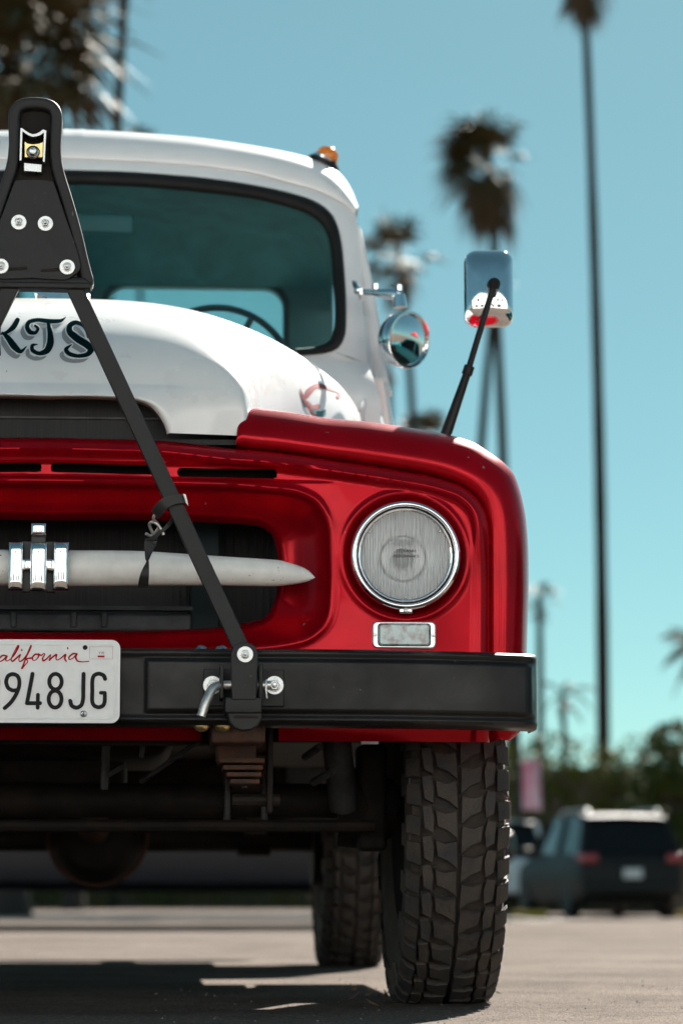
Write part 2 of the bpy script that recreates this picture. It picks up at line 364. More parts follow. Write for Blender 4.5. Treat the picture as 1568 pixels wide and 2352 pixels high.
def panel_depth(P):
    """forward offset of the pressed sheet"""
    X, Z = P[:, 0], P[:, 1]
    d = -sdf(P, Bpoly); d = np.maximum(d, 0)
    fade = 0.35 + 0.65 * sstep(zref(1330), zref(1150), Z)
    Rb = 0.026
    t = np.clip(d / Rb, 0, 1)
    bead = np.where(d < Rb, -0.020 + 0.020 * np.sqrt(np.maximum(0, 1 - (1 - t) ** 2)) + 0.016 * fade * t, 0)
    bead = np.where(d >= Rb, 0.016 * fade * (1 - sstep(Rb, Rb + 0.016, d)), bead)
    f = bead
    slope = (at(600, 1080, 0).z - at(100, 1071, 0).z) / (at(600, 1080, 0).x - at(100, 1071, 0).x)
    zc = at(100, 1077, 0).z + slope * (X - at(100, 1071, 0).x)
    band = np.abs(Z - zc); wx = 1 - sstep(at(640, 1080, 0).x, at(800, 1080, 0).x, X)
    f = f - 0.007 * wx * (1 - sstep(0.0125, 0.0165, band))
    e = sdf(P, dishpoly)
    top = sstep(zref(1200), zref(1130), Z)
    f = f + (0.0035 + 0.0055 * top) * np.exp(-((e - 0.005) / 0.0065) ** 2) * (e > -0.02)
    ti = np.clip(-e / 0.10, 0, 1); f = f - 0.075 * (1 - (1 - ti) ** 1.8) * (e < 0)
    o = sdf(P, openpoly); f = f - 0.016 * np.clip(1 - o / 0.014, 0, 1) ** 2
    r = np.linalg.norm(P - HC, axis=1)
    f = f + 0.004 * np.exp(-((r - 0.123) / 0.006) ** 2) - 0.020 * (1 - sstep(0.098, 0.121, r))
    f = f - 0.05 * sstep(zref(1655), zref(1705), Z) * 0 - 0.03 * np.clip((zref(1640) - Z) / 0.06, 0, 1) ** 2
    f = f - 0.030 * (np.abs(X) / 0.9) ** 2.2
    f = f + 0.0016 * np.sin(X * 11 + Z * 7) * np.sin(Z * 13 - X * 5) + 0.0010 * np.sin(X * 27 + 1) * np.sin(Z * 23 + 2)
    return f
gx = np.arange(0, 0.905, CELL); gz = np.arange(zbot - 0.004, Bxz[:, 1].max() + 0.01, CELL)
GX, GZ = np.meshgrid(gx, gz, indexing='ij'); Pg = np.stack([GX.ravel(), GZ.ravel()], 1)
zb_lo = zref(1690); xg0 = at(462, 1690, 0).x; xg1 = at(641, 1690, 0).x
cuts = [lambda P: sdf(P, Bpoly), lambda P: -sdf(P, openpoly), lambda P: 0.1 - np.linalg.norm(P - HC, axis=1)]
for a_, b_, r_ in slots: cuts.append(lambda P, a_=a_, b_=b_, r_=r_: -cap_sd(P, a_, b_, r_))
cuts.append(lambda P: zbot - P[:, 1])
bump_poly = np.array([[xg0, zbot - 0.1], [xg1, zbot - 0.1], [xg1, zref(1640)], [xg0, zref(1640)]])
cuts.append(lambda P: -sdf(P, bump_poly))
for cfn in cuts:
    s = cfn(Pg); near = np.abs(s) < CELL * 0.62
    if near.any():
        Q = Pg[near]; h = 1e-5
        gxn = (cfn(Q + [h, 0]) - cfn(Q - [h, 0])) / (2 * h); gzn = (cfn(Q + [0, h]) - cfn(Q - [0, h])) / (2 * h)
        gl = np.sqrt(gxn ** 2 + gzn ** 2) + 1e-9
        keep0 = np.abs(Q[:, 0]) < 1e-6
        mv = np.stack([gxn / gl, gzn / gl], 1) * s[near][:, None]
        mv[keep0, 0] = 0
        Pg[near] = Q - mv
nx_, nz_ = len(gx), len(gz)
idx = np.arange(nx_ * nz_).reshape(nx_, nz_)
quads = np.stack([idx[:-1, :-1], idx[1:, :-1], idx[1:, 1:], idx[:-1, 1:]], -1).reshape(-1, 4)
cen = Pg[quads].mean(1); keep = np.ones(len(quads), bool)
for cfn in cuts: keep &= cfn(cen) < 0
quads = quads[keep]
dep = panel_depth(Pg)
used = np.unique(quads); remap = -np.ones(len(Pg), int); remap[used] = np.arange(len(used))
pan = MB(); pan.v = [(Pg[i, 0], -dep[i], Pg[i, 1]) for i in used]; pan.f = [tuple(q) for q in remap[quads]]; pan.mi = [0] * len(pan.f)
full = MB(); full.plus(pan); full.plus(pan.mirrored())
panel = full.build('front_panel', RED, truck, angle=60)
bmx = bmesh.new(); bmx.from_mesh(panel.data); bmesh.ops.remove_doubles(bmx, verts=bmx.verts[:], dist=1e-5)
bmesh.ops.recalc_face_normals(bmx, faces=bmx.faces[:]); bmx.to_mesh(panel.data); bmx.free(); panel.data.shade_smooth()
def panel_Y(X, Z): return -float(panel_depth(np.array([[X, Z]]))[0])

# grille opening, slots: dark body behind
mb = MB(); mb.box((0, 0.30, 0.80), (1.0, 0.02, 0.34)); core = mb.build('radiator', CORE, truck)
mb = MB()
for k in range(70): mb.box((-0.48 + k * 0.0139, 0.287, 0.80), (0.0035, 0.006, 0.33))
mb.build('fin', CORE, core)
mb = MB(); mb.box((0, 0.09, at(300, 1080, 0.07).z), (1.3, 0.01, 0.08)); mb.build('slot_backing', GREASE, truck)
mb = MB(); mb.box((0, 0.26, 1.03), (1.0, 0.30, 0.012)); mb.box((0, 0.26, 0.60), (1.0, 0.26, 0.012))
mb.box((0.50, 0.26, 0.81), (0.012, 0.26, 0.44)); mb.box((-0.50, 0.26, 0.81), (0.012, 0.26, 0.44)); mb.build('radiator_shroud', GREASE, truck)
c0 = at(87, 1426, 0.20); mb = MB(); mb.box((0.0, 0.2, c0.z - 0.004), (2 * (at(440, 1426, 0.2).x), 0.04, 0.036), bev=0.006)
mb.box((0.0, 0.2, c0.z + 0.025), (2 * at(445, 1400, 0.2).x, 0.03, 0.008)); low = mb.build('lower_support', DULL, truck)
for x in (-40, 32, 170, 240):
    p = at(x, 1424, 0.18); mb = MB(); mb.box((p.x, 0.177, p.z), (0.012, 0.008, 0.030), bev=0.003); mb.build('clip', DULL, low)
p = at(470, 1420, 0.2); mb = MB(); mb.box((p.x, 0.21, 0.80), (0.06, 0.05, 0.33), bev=0.006); both(mb, 'side_tank', TANK, truck)

# ---- fenders: rolled edge round the panel, top, side and wheel opening
Ob = [(541, 1012), (542, 970), (547, 950), (560, 939), (580, 936), (660, 946), (755, 960), (850, 968), (945, 981), (1031, 996), (1088, 1013), (1126, 1036), (1159, 1060), (1183, 1087), (1198, 1128), (1210, 1185), (1216, 1256), (1217, 1351), (1214, 1450), (1211, 1560), (1206, 1650), (1199, 1682), (1180, 1699)]
Bb = [(541, 1024), (544, 1022), (548, 1022), (556, 1022), (580, 1026), (640, 1031), (730, 1043), (800, 1053), (874, 1064), (940, 1074), (1000, 1085), (1040, 1097), (1070, 1110), (1096, 1131), (1115, 1160), (1126, 1200), (1128, 1260), (1129, 1351), (1129, 1450), (1129, 1560), (1129, 1650), (1128, 1682), (1127, 1699)]
NS = 170
def curve_to(pts, Y):
    c = catmull(pts, 10); return np.array([tuple(at(x, y, Y)) for x, y in c])
# same parameter on both: control point index
Oc = curve_to(Ob, 0.12); Bc = curve_to(Bb, 0.02)
prof = [(-0.05, 0.034), (0.0, 0.018), (0.10, 0.011), (0.22, 0.011), (0.36, 0.015), (0.50, 0.021), (0.63, 0.030), (0.75, 0.043), (0.85, 0.060), (0.93, 0.083), (0.98, 0.105), (1.0, 0.13)]
rows = []
for u, Y in prof:
    rows.append([(Bc[i][0] * (1 - u) + Oc[i][0] * u, Y + 0.030 * (Bc[i][0] / 0.9) ** 2.2 * 1.0 + 0.05 * np.clip((0.62 - Bc[i][2]) / 0.1, 0, 1) ** 2 * (1 - u), Bc[i][2] * (1 - u) + Oc[i][2] * u) for i in range(len(Oc))])
for Y in np.linspace(0.17, 1.15, 50):
    k = (Y - 0.13); row = []
    for i in range(len(Oc)):
        x, _, z = Oc[i]; wgt = np.clip((x - 0.36) / 0.5, 0, 1)
        xx = x + 0.035 * (1 - math.exp(-k * 3)) * wgt + (0.33 * max(0, k) * (1 - sstep(0.38, 0.62, x)) if z > 1.0 else 0)
        top = sstep(0.85, 1.05, z)
        zz = z + top * (0.02 * (1 - math.exp(-k * 4)) - 0.10 * np.clip((k - 0.30) / 0.7, 0, 1) ** 2)
        row.append((xx, Y + 0.030 * (Bc[i][0] / 0.9) ** 2.2, zz))
    rows.append(row)
fen = MB(); n = len(rows[0]); fen.v = [tuple(p) for r_ in rows for p in r_]
WC = Vector((0.82, 0.55, 0.40)); WA = 0.47
V = np.array(fen.v)
side = (V[:, 2] < 0.93) & (V[:, 0] > 0.7)
dd = np.sqrt((V[:, 1] - WC.y) ** 2 + (V[:, 2] - WC.z) ** 2)
snap = side & (np.abs(dd - WA) < 0.013)
for i in np.where(snap)[0]:
    V[i, 1] = WC.y + (V[i, 1] - WC.y) * WA / dd[i]; V[i, 2] = WC.z + (V[i, 2] - WC.z) * WA / dd[i]
fen.v = [tuple(p) for p in V]
for i in range(len(rows) - 1):
    for k in range(n - 1):
        q = (i * n + k, i * n + k + 1, (i + 1) * n + k + 1, (i + 1) * n + k); c = V[list(q)].mean(0)
        if c[2] < 0.93 and c[0] > 0.7 and math.hypot(c[1] - WC.y, c[2] - WC.z) < WA - 0.001: continue
        fen.f.append(q); fen.mi.append(0)
both(fen, 'fender', RED, truck, angle=75)
# dark inner wheel wells
mb = MB(); seg = [(WC.y + 0.50 * math.cos(a), WC.z + 0.50 * math.sin(a)) for a in np.linspace(R(26), R(154), 30)]
mb.grid([[(x, y, z) for y, z in seg] for x in (0.50, 0.70, 0.86)]); both(mb, 'wheel_well', GREASE, truck)

# ---- headlights
def headlight(sx):
    cx, cz = sx * HC[0], HC[1]; y0 = panel_Y(abs(cx), cz + 0.135)
    T = place((cx, y0, cz))
    bez = MB(); bez.lathe([(0.1065, -0.02), (0.1065, 0.004), (0.1055, 0.009), (0.1025, 0.0135), (0.0985, 0.0155), (0.0955, 0.0145), (0.0940, 0.011), (0.0935, -0.005)], T, 96)
    # drop the closed end caps made by lathe: keep an open ring
    bez.f = [q for q in bez.f if len(q) == 4]; bez.mi = [0] * len(bez.f)
    hd = bez.build('headlight', CHROME, truck, angle=50)
    gk = MB(); gk.lathe([(0.0938, -0.004), (0.0905, -0.004)], T, 64); gk.f = [q for q in gk.f if len(q) == 4]; gk.mi = [0] * len(gk.f)
    gk.build('gasket', SEAL, hd)
    rg = MB(); rg.lathe([(0.0912, -0.006), (0.0912, 0.006), (0.0900, 0.0095), (0.0880, 0.0105), (0.0862, 0.0095), (0.0856, 0.004)], T, 96); rg.f = [q for q in rg.f if len(q) == 4]; rg.mi = [0] * len(rg.f)
    rg.build('retaining_ring', CHROME, hd, angle=50)
    # reflector bowl
    prof = [(0.0862, -0.004)] + [(0.086 * math.cos(t), -0.004 - 0.055 * math.sin(t)) for t in np.linspace(0.1, 1.42, 16)] + [(0.0005, -0.0595)]
    rf = MB(); rf.lathe(prof, T, 64); rf.f = [q for q in rf.f if len(q) == 4]; rf.mi = [0] * len(rf.f); rf.build('reflector', REFL, hd, angle=80)
    bl = MB(); bl.lathe([(0.018, -0.056), (0.020, -0.040), (0.015, -0.034), (0.0005, -0.033)], T, 32); bl.build('bulb_shield', GREASE, hd)
    rb_ = MB(); torus(rb_, 0.044, 0.0022, T @ Matrix.Translation((0, 0, -0.050)), 40, 8); rb_.build('reflector_seat', DULL, hd)
    fb_ = MB(); fb_.box(T @ Vector((0, 0.031, -0.046)), (0.040, 0.006, 0.010), bev=0.002); fb_.build('filament_shield', GREASE, hd)
    # lens: domed glass with vertical flutes and a few prism blocks
    le = MB(); N = 150; ss = np.linspace(-0.0862, 0.0862, N); vid = {}
    for i, a in enumerate(ss):
        for j, c_ in enumerate(ss):
            r = math.hypot(a, c_)
            if r > 0.0875: continue
            if r > 0.0862: k = 0.0862 / r; a2, c2 = a * k, c_ * k
            else: a2, c2 = a, c_
            h = 0.004 + 0.013 * (1 - (min(r, 0.0862) / 0.0862) ** 2)
            vid[(i, j)] = len(le.v); le.v.append(tuple(T @ Vector((a2, c2, h))))
    for i in range(N - 1):
        for j in range(N - 1):
            q = [(i, j), (i + 1, j), (i + 1, j + 1), (i, j + 1)]
            if all(t in vid for t in q): le.f.append(tuple(vid[t] for t in q)); le.mi.append(0)
    le.build('lens', LENS, hd, angle=80)
    # seam screw tab
    tb = MB(); p0 = Vector((cx, y0 - 0.006, cz - 0.1075)); tb.box(p0, (0.026, 0.010, 0.010), bev=0.003); tb.build('clamp_tab', CHROME, hd)
    sc = MB(); sc.lathe([(0.0045, 0), (0.0042, 0.002), (0.003, 0.0035), (0.0004, 0.004)], place(p0 + Vector((0, -0.005, 0))), 20); sc.build('screw', STEEL, hd)
    for a in (35, 147, 270):
        nb = MB(); q = T @ Vector((0.0815 * math.cos(R(a)), 0.0815 * math.sin(R(a)), 0.006)); nb.box(q, (0.006, 0.005, 0.006), bev=0.002); nb.build('aiming_pad', STEEL, hd)
    for txt, dz in (('SYLVANIA', 0.005), ('PERFORMANCE', -0.0045)):
        cu = bpy.data.curves.new('lettering', 'FONT'); cu.body = txt; cu.size = 0.0088 if dz > 0 else 0.0072; cu.align_x = 'CENTER'; cu.extrude = 0.0003; cu.shear = 0.2
        tmp = bpy.data.objects.new('lettering', cu); me = bpy.data.meshes.new_from_object(tmp); bpy.data.objects.remove(tmp)
        o = bpy.data.objects.new('lettering', me); COL.objects.link(o); me.materials.append(DULL); o.parent = hd
        o.location = (cx, y0 - 0.0182, cz + dz - 0.001); o.rotation_euler = (R(90), 0, 0)
REFL = mat('reflector_silver', (0.97, 0.97, 0.97), 0.32, 0.25)
LENS = bpy.data.materials.new('fluted_lens'); LENS.use_nodes = True; nt = LENS.node_tree; b = nt.nodes['Principled BSDF']; L = nt.links
b.inputs['Base Color'].default_value = (0.97, 0.97, 0.97, 1); b.inputs['Roughness'].default_value = 0.12
tr_ = nt.nodes.new('ShaderNodeBsdfTransparent'); tr_.inputs[0].default_value = (0.97, 0.98, 0.98, 1); mx_ = nt.nodes.new('ShaderNodeMixShader'); mx_.inputs[0].default_value = 0.50
L.new(tr_.outputs[0], mx_.inputs[1]); L.new(b.outputs[0], mx_.inputs[2]); L.new(mx_.outputs[0], nt.nodes['Material Output'].inputs[0])
tc = nt.nodes.new('ShaderNodeTexCoord'); wv = nt.nodes.new('ShaderNodeTexWave'); wv.wave_type = 'BANDS'; wv.bands_direction = 'X'; wv.inputs['Scale'].default_value = 62; wv.inputs['Distortion'].default_value = 0.0
L.new(tc.outputs['Object'], wv.inputs['Vector'])
mpp = nt.nodes.new('ShaderNodeMapping'); mpp.inputs['Scale'].default_value = (300, 1, 16); L.new(tc.outputs['Object'], mpp.inputs[0])
ns_ = nt.nodes.new('ShaderNodeTexNoise'); ns_.inputs['Scale'].default_value = 1.0; ns_.inputs['Detail'].default_value = 3; L.new(mpp.outputs[0], ns_.inputs['Vector'])
rs_ = nt.nodes.new('ShaderNodeValToRGB'); rs_.color_ramp.elements[0].position = 0.34; rs_.color_ramp.elements[1].position = 0.56
rs_.color_ramp.elements[0].color = (0.70, 0.71, 0.71, 1); rs_.color_ramp.elements[1].color = (0.98, 0.98, 0.98, 1); L.new(ns_.outputs[0], rs_.inputs[0]); L.new(rs_.outputs[0], b.inputs['Base Color'])
ad = nt.nodes.new('ShaderNodeMath'); ad.operation = 'MULTIPLY_ADD'; ad.inputs[1].default_value = 0.8; L.new(ns_.outputs[0], ad.inputs[0]); L.new(wv.outputs['Fac'], ad.inputs[2])
bp = nt.nodes.new('ShaderNodeBump'); bp.inputs['Strength'].default_value = 1.0; bp.inputs['Distance'].default_value = 0.0026; L.new(ad.outputs[0], bp.inputs['Height']); L.new(bp.outputs[0], b.inputs['Normal'])
headlight(1); headlight(-1)

# ---- parking lamps under the headlights
def parking_lamp(sx):
    a = at(856, 1425, -0.005); c = at(1003, 1488, -0.005); cx, cz = sx * (a.x + c.x) / 2, (a.z + c.z) / 2; w, h = c.x - a.x, a.z - c.z
    y0 = panel_Y(abs(cx), cz)
    def rr(w, h, r, n=6):
        return [(cx + s1 * (w / 2 - r) + r * math.cos(t), cz + s2 * (h / 2 - r) + r * math.sin(t)) for s1, s2, t0 in ((1, 1, 0), (-1, 1, 90), (-1, -1, 180), (1, -1, 270)) for t in [R(t0 + 90 * i / n) for i in range(n + 1)]]
    fr = MB(); fr.prism(rr(w, h, 0.010), y0 + 0.006, y0 - 0.007, chamfer=0.0025); o = fr.build('parking_lamp', PALECHROME, truck)
    ln = MB(); ln.prism(rr(w * 0.80, h * 0.80, 0.006), y0 - 0.006, y0 - 0.0125, chamfer=0.003); ln.build('lens', PARKLENS, o)
    rm = MB(); rm.prism(rr(w * 0.835, h * 0.86, 0.007), y0 - 0.006, y0 - 0.0085, chamfer=0.0008); rm.build('lens_gasket', SEAL, o)
    for s in (-1, 1):
        sw = MB(); sw.lathe([(0.0042, 0), (0.0038, 0.0018), (0.0005, 0.0022)], place((cx + s * w * 0.455, y0 - 0.0068, cz)), 16); q = sw.build('screw', STEEL, o)
PARKLENS = bpy.data.materials.new('pressed_glass'); PARKLENS.use_nodes = True; nt = PARKLENS.node_tree; b = nt.nodes['Principled BSDF']; L = nt.links
b.inputs['Roughness'].default_value = 0.16; b.inputs['Coat Weight'].default_value = 0.8
tc = nt.nodes.new('ShaderNodeTexCoord'); n1 = nt.nodes.new('ShaderNodeTexNoise'); n1.inputs['Scale'].default_value = 62; n1.inputs['Detail'].default_value = 6; L.new(tc.outputs['Object'], n1.inputs[0])
cr = nt.nodes.new('ShaderNodeValToRGB'); e = cr.color_ramp.elements; e[0].position = 0.36; e[0].color = (0.20, 0.14, 0.14, 1); e[1].position = 0.56; e[1].color = (0.42, 0.54, 0.53, 1)
L.new(n1.outputs[0], cr.inputs[0]); L.new(cr.outputs[0], b.inputs['Base Color'])
ck = nt.nodes.new('ShaderNodeTexChecker'); ck.inputs['Scale'].default_value = 330; L.new(tc.outputs['Object'], ck.inputs[0])
bp = nt.nodes.new('ShaderNodeBump'); bp.inputs['Strength'].default_value = 0.5; bp.inputs['Distance'].default_value = 0.001; L.new(ck.outputs['Fac'], bp.inputs['Height']); L.new(bp.outputs[0], b.inputs['Normal'])
parking_lamp(1); parking_lamp(-1)

# ---- grille bar: white spear
top = [(87, 1263), (161, 1264), (322, 1265), (483, 1274), (632, 1281), (660, 1285), (698, 1296), (717, 1307), (726, 1320)]
bot = [(87, 1347), (161, 1347), (322, 1345), (463, 1343), (600, 1343), (645, 1341), (690, 1334), (714, 1327), (726, 1320)]
YB = -0.045
tp = np.array([tuple(at(x, y, YB)) for x, y in catmull(top, 8)]); bt = np.array([tuple(at(x, y, YB)) for x, y in catmull(bot, 8)])
tp, bt = resample(tp, 70), resample(bt, 70); rows = []
for i in range(70):
    xx = (tp[i][0] + bt[i][0]) / 2; zc = (tp[i][2] + bt[i][2]) / 2; h = max(0.0006, (tp[i][2] - bt[i][2]) / 2)
    rec = 0.045 * (max(0, xx) / 0.5) ** 2.5
    ring = []
    for k in range(28):
        a = 2 * math.pi * k / 28
        ring.append((xx, YB + rec + (-math.cos(a)) * min(h, 0.034) * 0.9, zc + h * math.sin(a) * (1.0 if abs(math.sin(a)) < 1 else 1)))
    rows.append(ring)
hb = MB(); hb.grid(rows, close=True); whole = MB(); whole.plus(hb); whole.plus(hb.mirrored()); bar = whole.build('grille_bar', BARWHITE, truck, angle=70)

# ---- chrome letters on the bar
def blk(mb, x0, y0, x1, y1, Yf, dpt, ch=0.0055):
    """cast bar with a pillowed face"""
    a, c = at(x0, y0, Yf), at(x1, y1, Yf); N1, N2 = 13, 17; rows = []
    for u in np.linspace(-1, 1, N1):
        row = []
        for v in np.linspace(-1, 1, N2):
            su, sv = math.sin(u * math.pi / 2), math.sin(v * math.pi / 2)
            h = (1 - abs(su) ** 3.0) ** 0.45 * (1 - abs(sv) ** 5.0) ** 0.45
            row.append(((a.x + c.x) / 2 + su * (c.x - a.x) / 2, Yf + ch * 1.6 * (1 - h), (a.z + c.z) / 2 + sv * (a.z - c.z) / 2))
        rows.append(row)
    mb.grid(rows); p_ = [(a.x, c.z), (c.x, c.z), (c.x, a.z), (a.x, a.z)]
    mb.grid([[(x, Yf + ch * 1.6, z) for x, z in p_ + p_[:1]], [(x, Yf + dpt, z) for x, z in p_ + p_[:1]]])
YE = -0.095
mb = MB(); blk(mb, 20, 1244, 53, 1356, YE, 0.028); eh = mb.build('emblem', CASTCHROME, truck, angle=70)
for args in ((123, 1244, 158, 1356, YE, 0.028), (52, 1281, 124, 1312, YE + 0.002, 0.024), (70, 1245, 107, 1358, YE - 0.006, 0.034), (71, 1200, 107, 1229, YE - 0.006, 0.030)):
    mb = MB(); blk(mb, *args); mb.build('emblem_bar', CASTCHROME, eh, angle=70)
mb = MB(); blk(mb, 50, 1243, 127, 1359, YE + 0.016, 0.022, 0.002); blk(mb, 73, 1229, 105, 1250, YE + 0.010, 0.02, 0.001); mb.build('emblem_back', DULL, eh, angle=20)

# ---- hood
QZ = at(540, 1005, 0.05).z
lip = [(87, 913), (201, 912), (271, 915), (305, 918), (330, 925), (348, 935), (360, 948), (370, 962), (378, 978), (384, 997), (384.5, 1004)]
lipc = xz(catmull(lip, 10), 0.015); lipc[0, 0] = 0
def interp(tab, Y):
    xs = [t[0] for t in tab]; ysv = [t[1] for t in tab]
    # monotone cubic
    i = min(max(np.searchsorted(xs, Y) - 1, 0), len(xs) - 2); h = xs[i + 1] - xs[i]; t = (Y - xs[i]) / h
    def sl(j):
        if j == 0: return (ysv[1] - ysv[0]) / (xs[1] - xs[0])
        if j == len(xs) - 1: return (ysv[-1] - ysv[-2]) / (xs[-1] - xs[-2])
        a, bq = (ysv[j] - ysv[j - 1]) / (xs[j] - xs[j - 1]), (ysv[j + 1] - ysv[j]) / (xs[j + 1] - xs[j])
        return 0 if a * bq <= 0 else 2 * a * bq / (a + bq)
    m1, m2 = sl(i) * h, sl(i + 1) * h
    return (2*t**3-3*t**2+1)*ysv[i] + (t**3-2*t**2+t)*m1 + (-2*t**3+3*t**2)*ysv[i+1] + (t**3-t**2)*m2
zc_t = [(0.03, 1.200), (0.05, 1.238), (0.08, 1.277), (0.13, 1.322), (0.20, 1.366), (0.30, 1.410), (0.42, 1.447), (0.60, 1.481), (0.80, 1.503), (1.05, 1.515)]
w_t = [(0.03, 0.383), (0.06, 0.390), (0.10, 0.395), (0.25, 0.42), (0.45, 0.475), (0.70, 0.575), (0.90, 0.655), (1.05, 0.705)]
n_t = [(0.03, 5.5), (0.10, 4.2), (0.25, 3.4), (0.5, 3.1), (1.05, 3.0)]
zb_t = [(0.03, QZ), (0.3, QZ + 0.01), (1.05, QZ + 0.03)]
TH = np.concatenate([np.linspace(0, 60, 60)[:-1], np.linspace(60, 84, 70)[:-1], np.linspace(84, 90, 16)])
def rib(th, Y):
    w, zc, nn, zb = interp(w_t, Y), interp(zc_t, Y), interp(n_t, Y), interp(zb_t, Y)
    s, c = math.sin(R(th)), math.cos(R(th))
    rho = ((s / w) ** nn + (max(c, 1e-9) / (zc - zb)) ** nn) ** (-1 / nn)
    x = rho * s
    return (x, zb + rho * c)
def lip_at(th):
    s, c = math.sin(R(th)), math.cos(R(th)); best = None
    P = lipc - [0, QZ]
    ang = np.degrees(np.arctan2(P[:, 0], P[:, 1]))
    return (np.interp(th, ang, lipc[:, 0]), np.interp(th, ang, lipc[:, 1]))
Yr = [0.03, 0.045, 0.06, 0.08, 0.10, 0.13, 0.16, 0.20, 0.25, 0.30, 0.36, 0.42, 0.48, 0.55, 0.62, 0.70, 0.78, 0.86, 0.94, 1.0, 1.05]
Yr = list(np.interp(np.linspace(0, 1, 61), np.linspace(0, 1, len(Yr)), Yr))
rows = []
for th in TH:
    lx, lz = lip_at(th); col = []
    ribs = [(rib(th, Y)[0], Y, rib(th, Y)[1]) for Y in Yr]
    ax, ay, az = ribs[0]; bx_, by_, bz_ = ribs[1]
    col.append((lx + (0), 0.018, lz))
    # pressed lip: slight flare round the opening, then the face
    L0 = math.hypot(ax - lx, az - lz)
    for t in (0.02, 0.05, 0.10, 0.16, 0.24, 0.33, 0.43, 0.53, 0.63, 0.73, 0.82, 0.90, 0.96):
        dist = t * L0
        flare = -0.010 * math.exp(-(dist / 0.022) ** 2)
        y = 0.006 + flare * 0.35 + (0.03 - 0.006) * (t ** 1.4)
        if t == 0.02: y = 0.004
        col.append((lx + (ax - lx) * t, y, lz + (az - lz) * t))
    rows.append(col + ribs)
hood = MB(); hood.grid(rows); hm = hood.mirrored(); whole = MB(); whole.plus(hood); whole.plus(hm)
hoodo = whole.build('hood', WHITE, truck, angle=80)
bmx = bmesh.new(); bmx.from_mesh(hoodo.data); bmesh.ops.remove_doubles(bmx, verts=bmx.verts[:], dist=2e-5); bmesh.ops.recalc_face_normals(bmx, faces=bmx.faces[:])
bmesh.ops.smooth_vert(bmx, verts=[v for v in bmx.verts if not v.is_boundary], factor=0.5, use_axis_x=True, use_axis_y=True, use_axis_z=True)
bmesh.ops.smooth_vert(bmx, verts=[v for v in bmx.verts if not v.is_boundary], factor=0.5, use_axis_x=True, use_axis_y=True, use_axis_z=True)
hood_tree = BVHTree.FromBMesh(bmx); bmx.to_mesh(hoodo.data); bmx.free(); hoodo.data.shade_smooth()
# black air intake behind the lip, with its thin bar
mb = MB(); mb.box((0, 0.10, QZ + 0.045), (0.70, 0.02, 0.11)); mb.box((0, 0.085, QZ - 0.012), (0.80, 0.10, 0.01)); ai = mb.build('air_intake', CORE, truck)
p = at(200, 961, 0.09); mb = MB(); mb.box((0, 0.09, p.z), (0.62, 0.012, 0.004)); mb.build('intake_rail', DULL, ai)
rim = MB()
lp = [(x, 0.024, z) for x, z in lipc]; rim.grid([[(x, 0.017, z + 0.0005) for x, y, z in lp], [(x, 0.018, z - 0.0030) for x, y, z in lp], [(x, 0.024, z - 0.0032) for x, y, z in lp]])
rr2 = MB(); rr2.plus(rim); rr2.plus(rim.mirrored()); rr2.build('hood_lip', RUST, ai)
def hood_hit(x, y, off=0.001):
    r = ray(x, y).normalized(); h = hood_tree.ray_cast(CAM, r)
    if h[0] is None: return None
    nn = h[1]; nn = -nn if nn.dot(r) > 0 else nn
    return h[0] + nn * off
def ribbon(mb, pts, wid, proj, off, closed=False, n=7, round_end=True):
    """flat painted stroke: centre line in photo units, width per point"""
    P = catmull([(x, y, w) for (x, y), w in zip(pts, wid)], n, closed)
    N = len(P); Lf, Rt = [], []
    cents = []
    for i in range(N):
        a, c = (P[(i - 1) % N], P[(i + 1) % N]) if closed else (P[max(i - 1, 0)], P[min(i + 1, N - 1)])
        t = (c - a)[:2]; t = t / (np.linalg.norm(t) + 1e-9); nn = np.array([-t[1], t[0]])
        cents.append((P[i][:2], t, nn, max(0.2, P[i][2]) / 2))
    seq = list(cents)
    rows = []
    if round_end and not closed:
        c0, t0, n0, w0 = cents[0]; c1, t1, n1, w1 = cents[-1]
        pre = [(c0 - t0 * w0 * s, t0, n0, w0 * math.sqrt(max(0.02, 1 - s * s))) for s in (0.98, 0.85, 0.6, 0.3)]
        post = [(c1 + t1 * w1 * s, t1, n1, w1 * math.sqrt(max(0.02, 1 - s * s))) for s in (0.3, 0.6, 0.85, 0.98)]
        seq = pre + seq + post
    for i_, (c, t, nn, w) in enumerate(seq):
        row = [proj(*(c + nn * w * s), off + 0.00035 * i_ / len(seq)) for s in (-1, -0.5, 0, 0.5, 1)]
        if any(q is None for q in row): continue
        rows.append([tuple(q) for q in row])
    if closed and rows: rows.append(rows[0])
    if len(rows) > 1: mb.grid(rows)
K3 = 0.3662
def c3(pts): return [(x * K3, 631.6 + y * K3) for x, y in pts]
letters = [
    ([(112, 286), (88, 328), (48, 362), (8, 376)], [30, 34, 22, 10]),
    ([(18, 366), (52, 398), (92, 452), (132, 484), (168, 452)], [14, 34, 42, 26, 5]),
    ([(-2, 292), (-14, 390), (-12, 500)], [34, 32, 40]),
    ([(222, 322), (240, 340), (224, 366), (190, 362), (172, 330), (186, 298), (240, 286), (310, 294), (380, 292), (416, 268)], [16, 20, 22, 30, 30, 26, 24, 28, 22, 4]),
    ([(304, 305), (316, 370), (318, 430), (296, 478), (248, 496), (206, 476), (206, 446), (236, 440)], [20, 34, 44, 40, 26, 26, 22, 6]),
    ([(556, 392), (546, 352), (520, 318), (476, 302), (440, 322), (440, 362), (488, 404), (548, 442), (572, 472), (548, 502), (490, 512), (436, 498), (416, 470), (452, 440)], [20, 24, 24, 28, 34, 40, 46, 46, 40, 30, 24, 28, 26, 6]),
]
mb_g, mb_w, mb_k = MB(), MB(), MB()
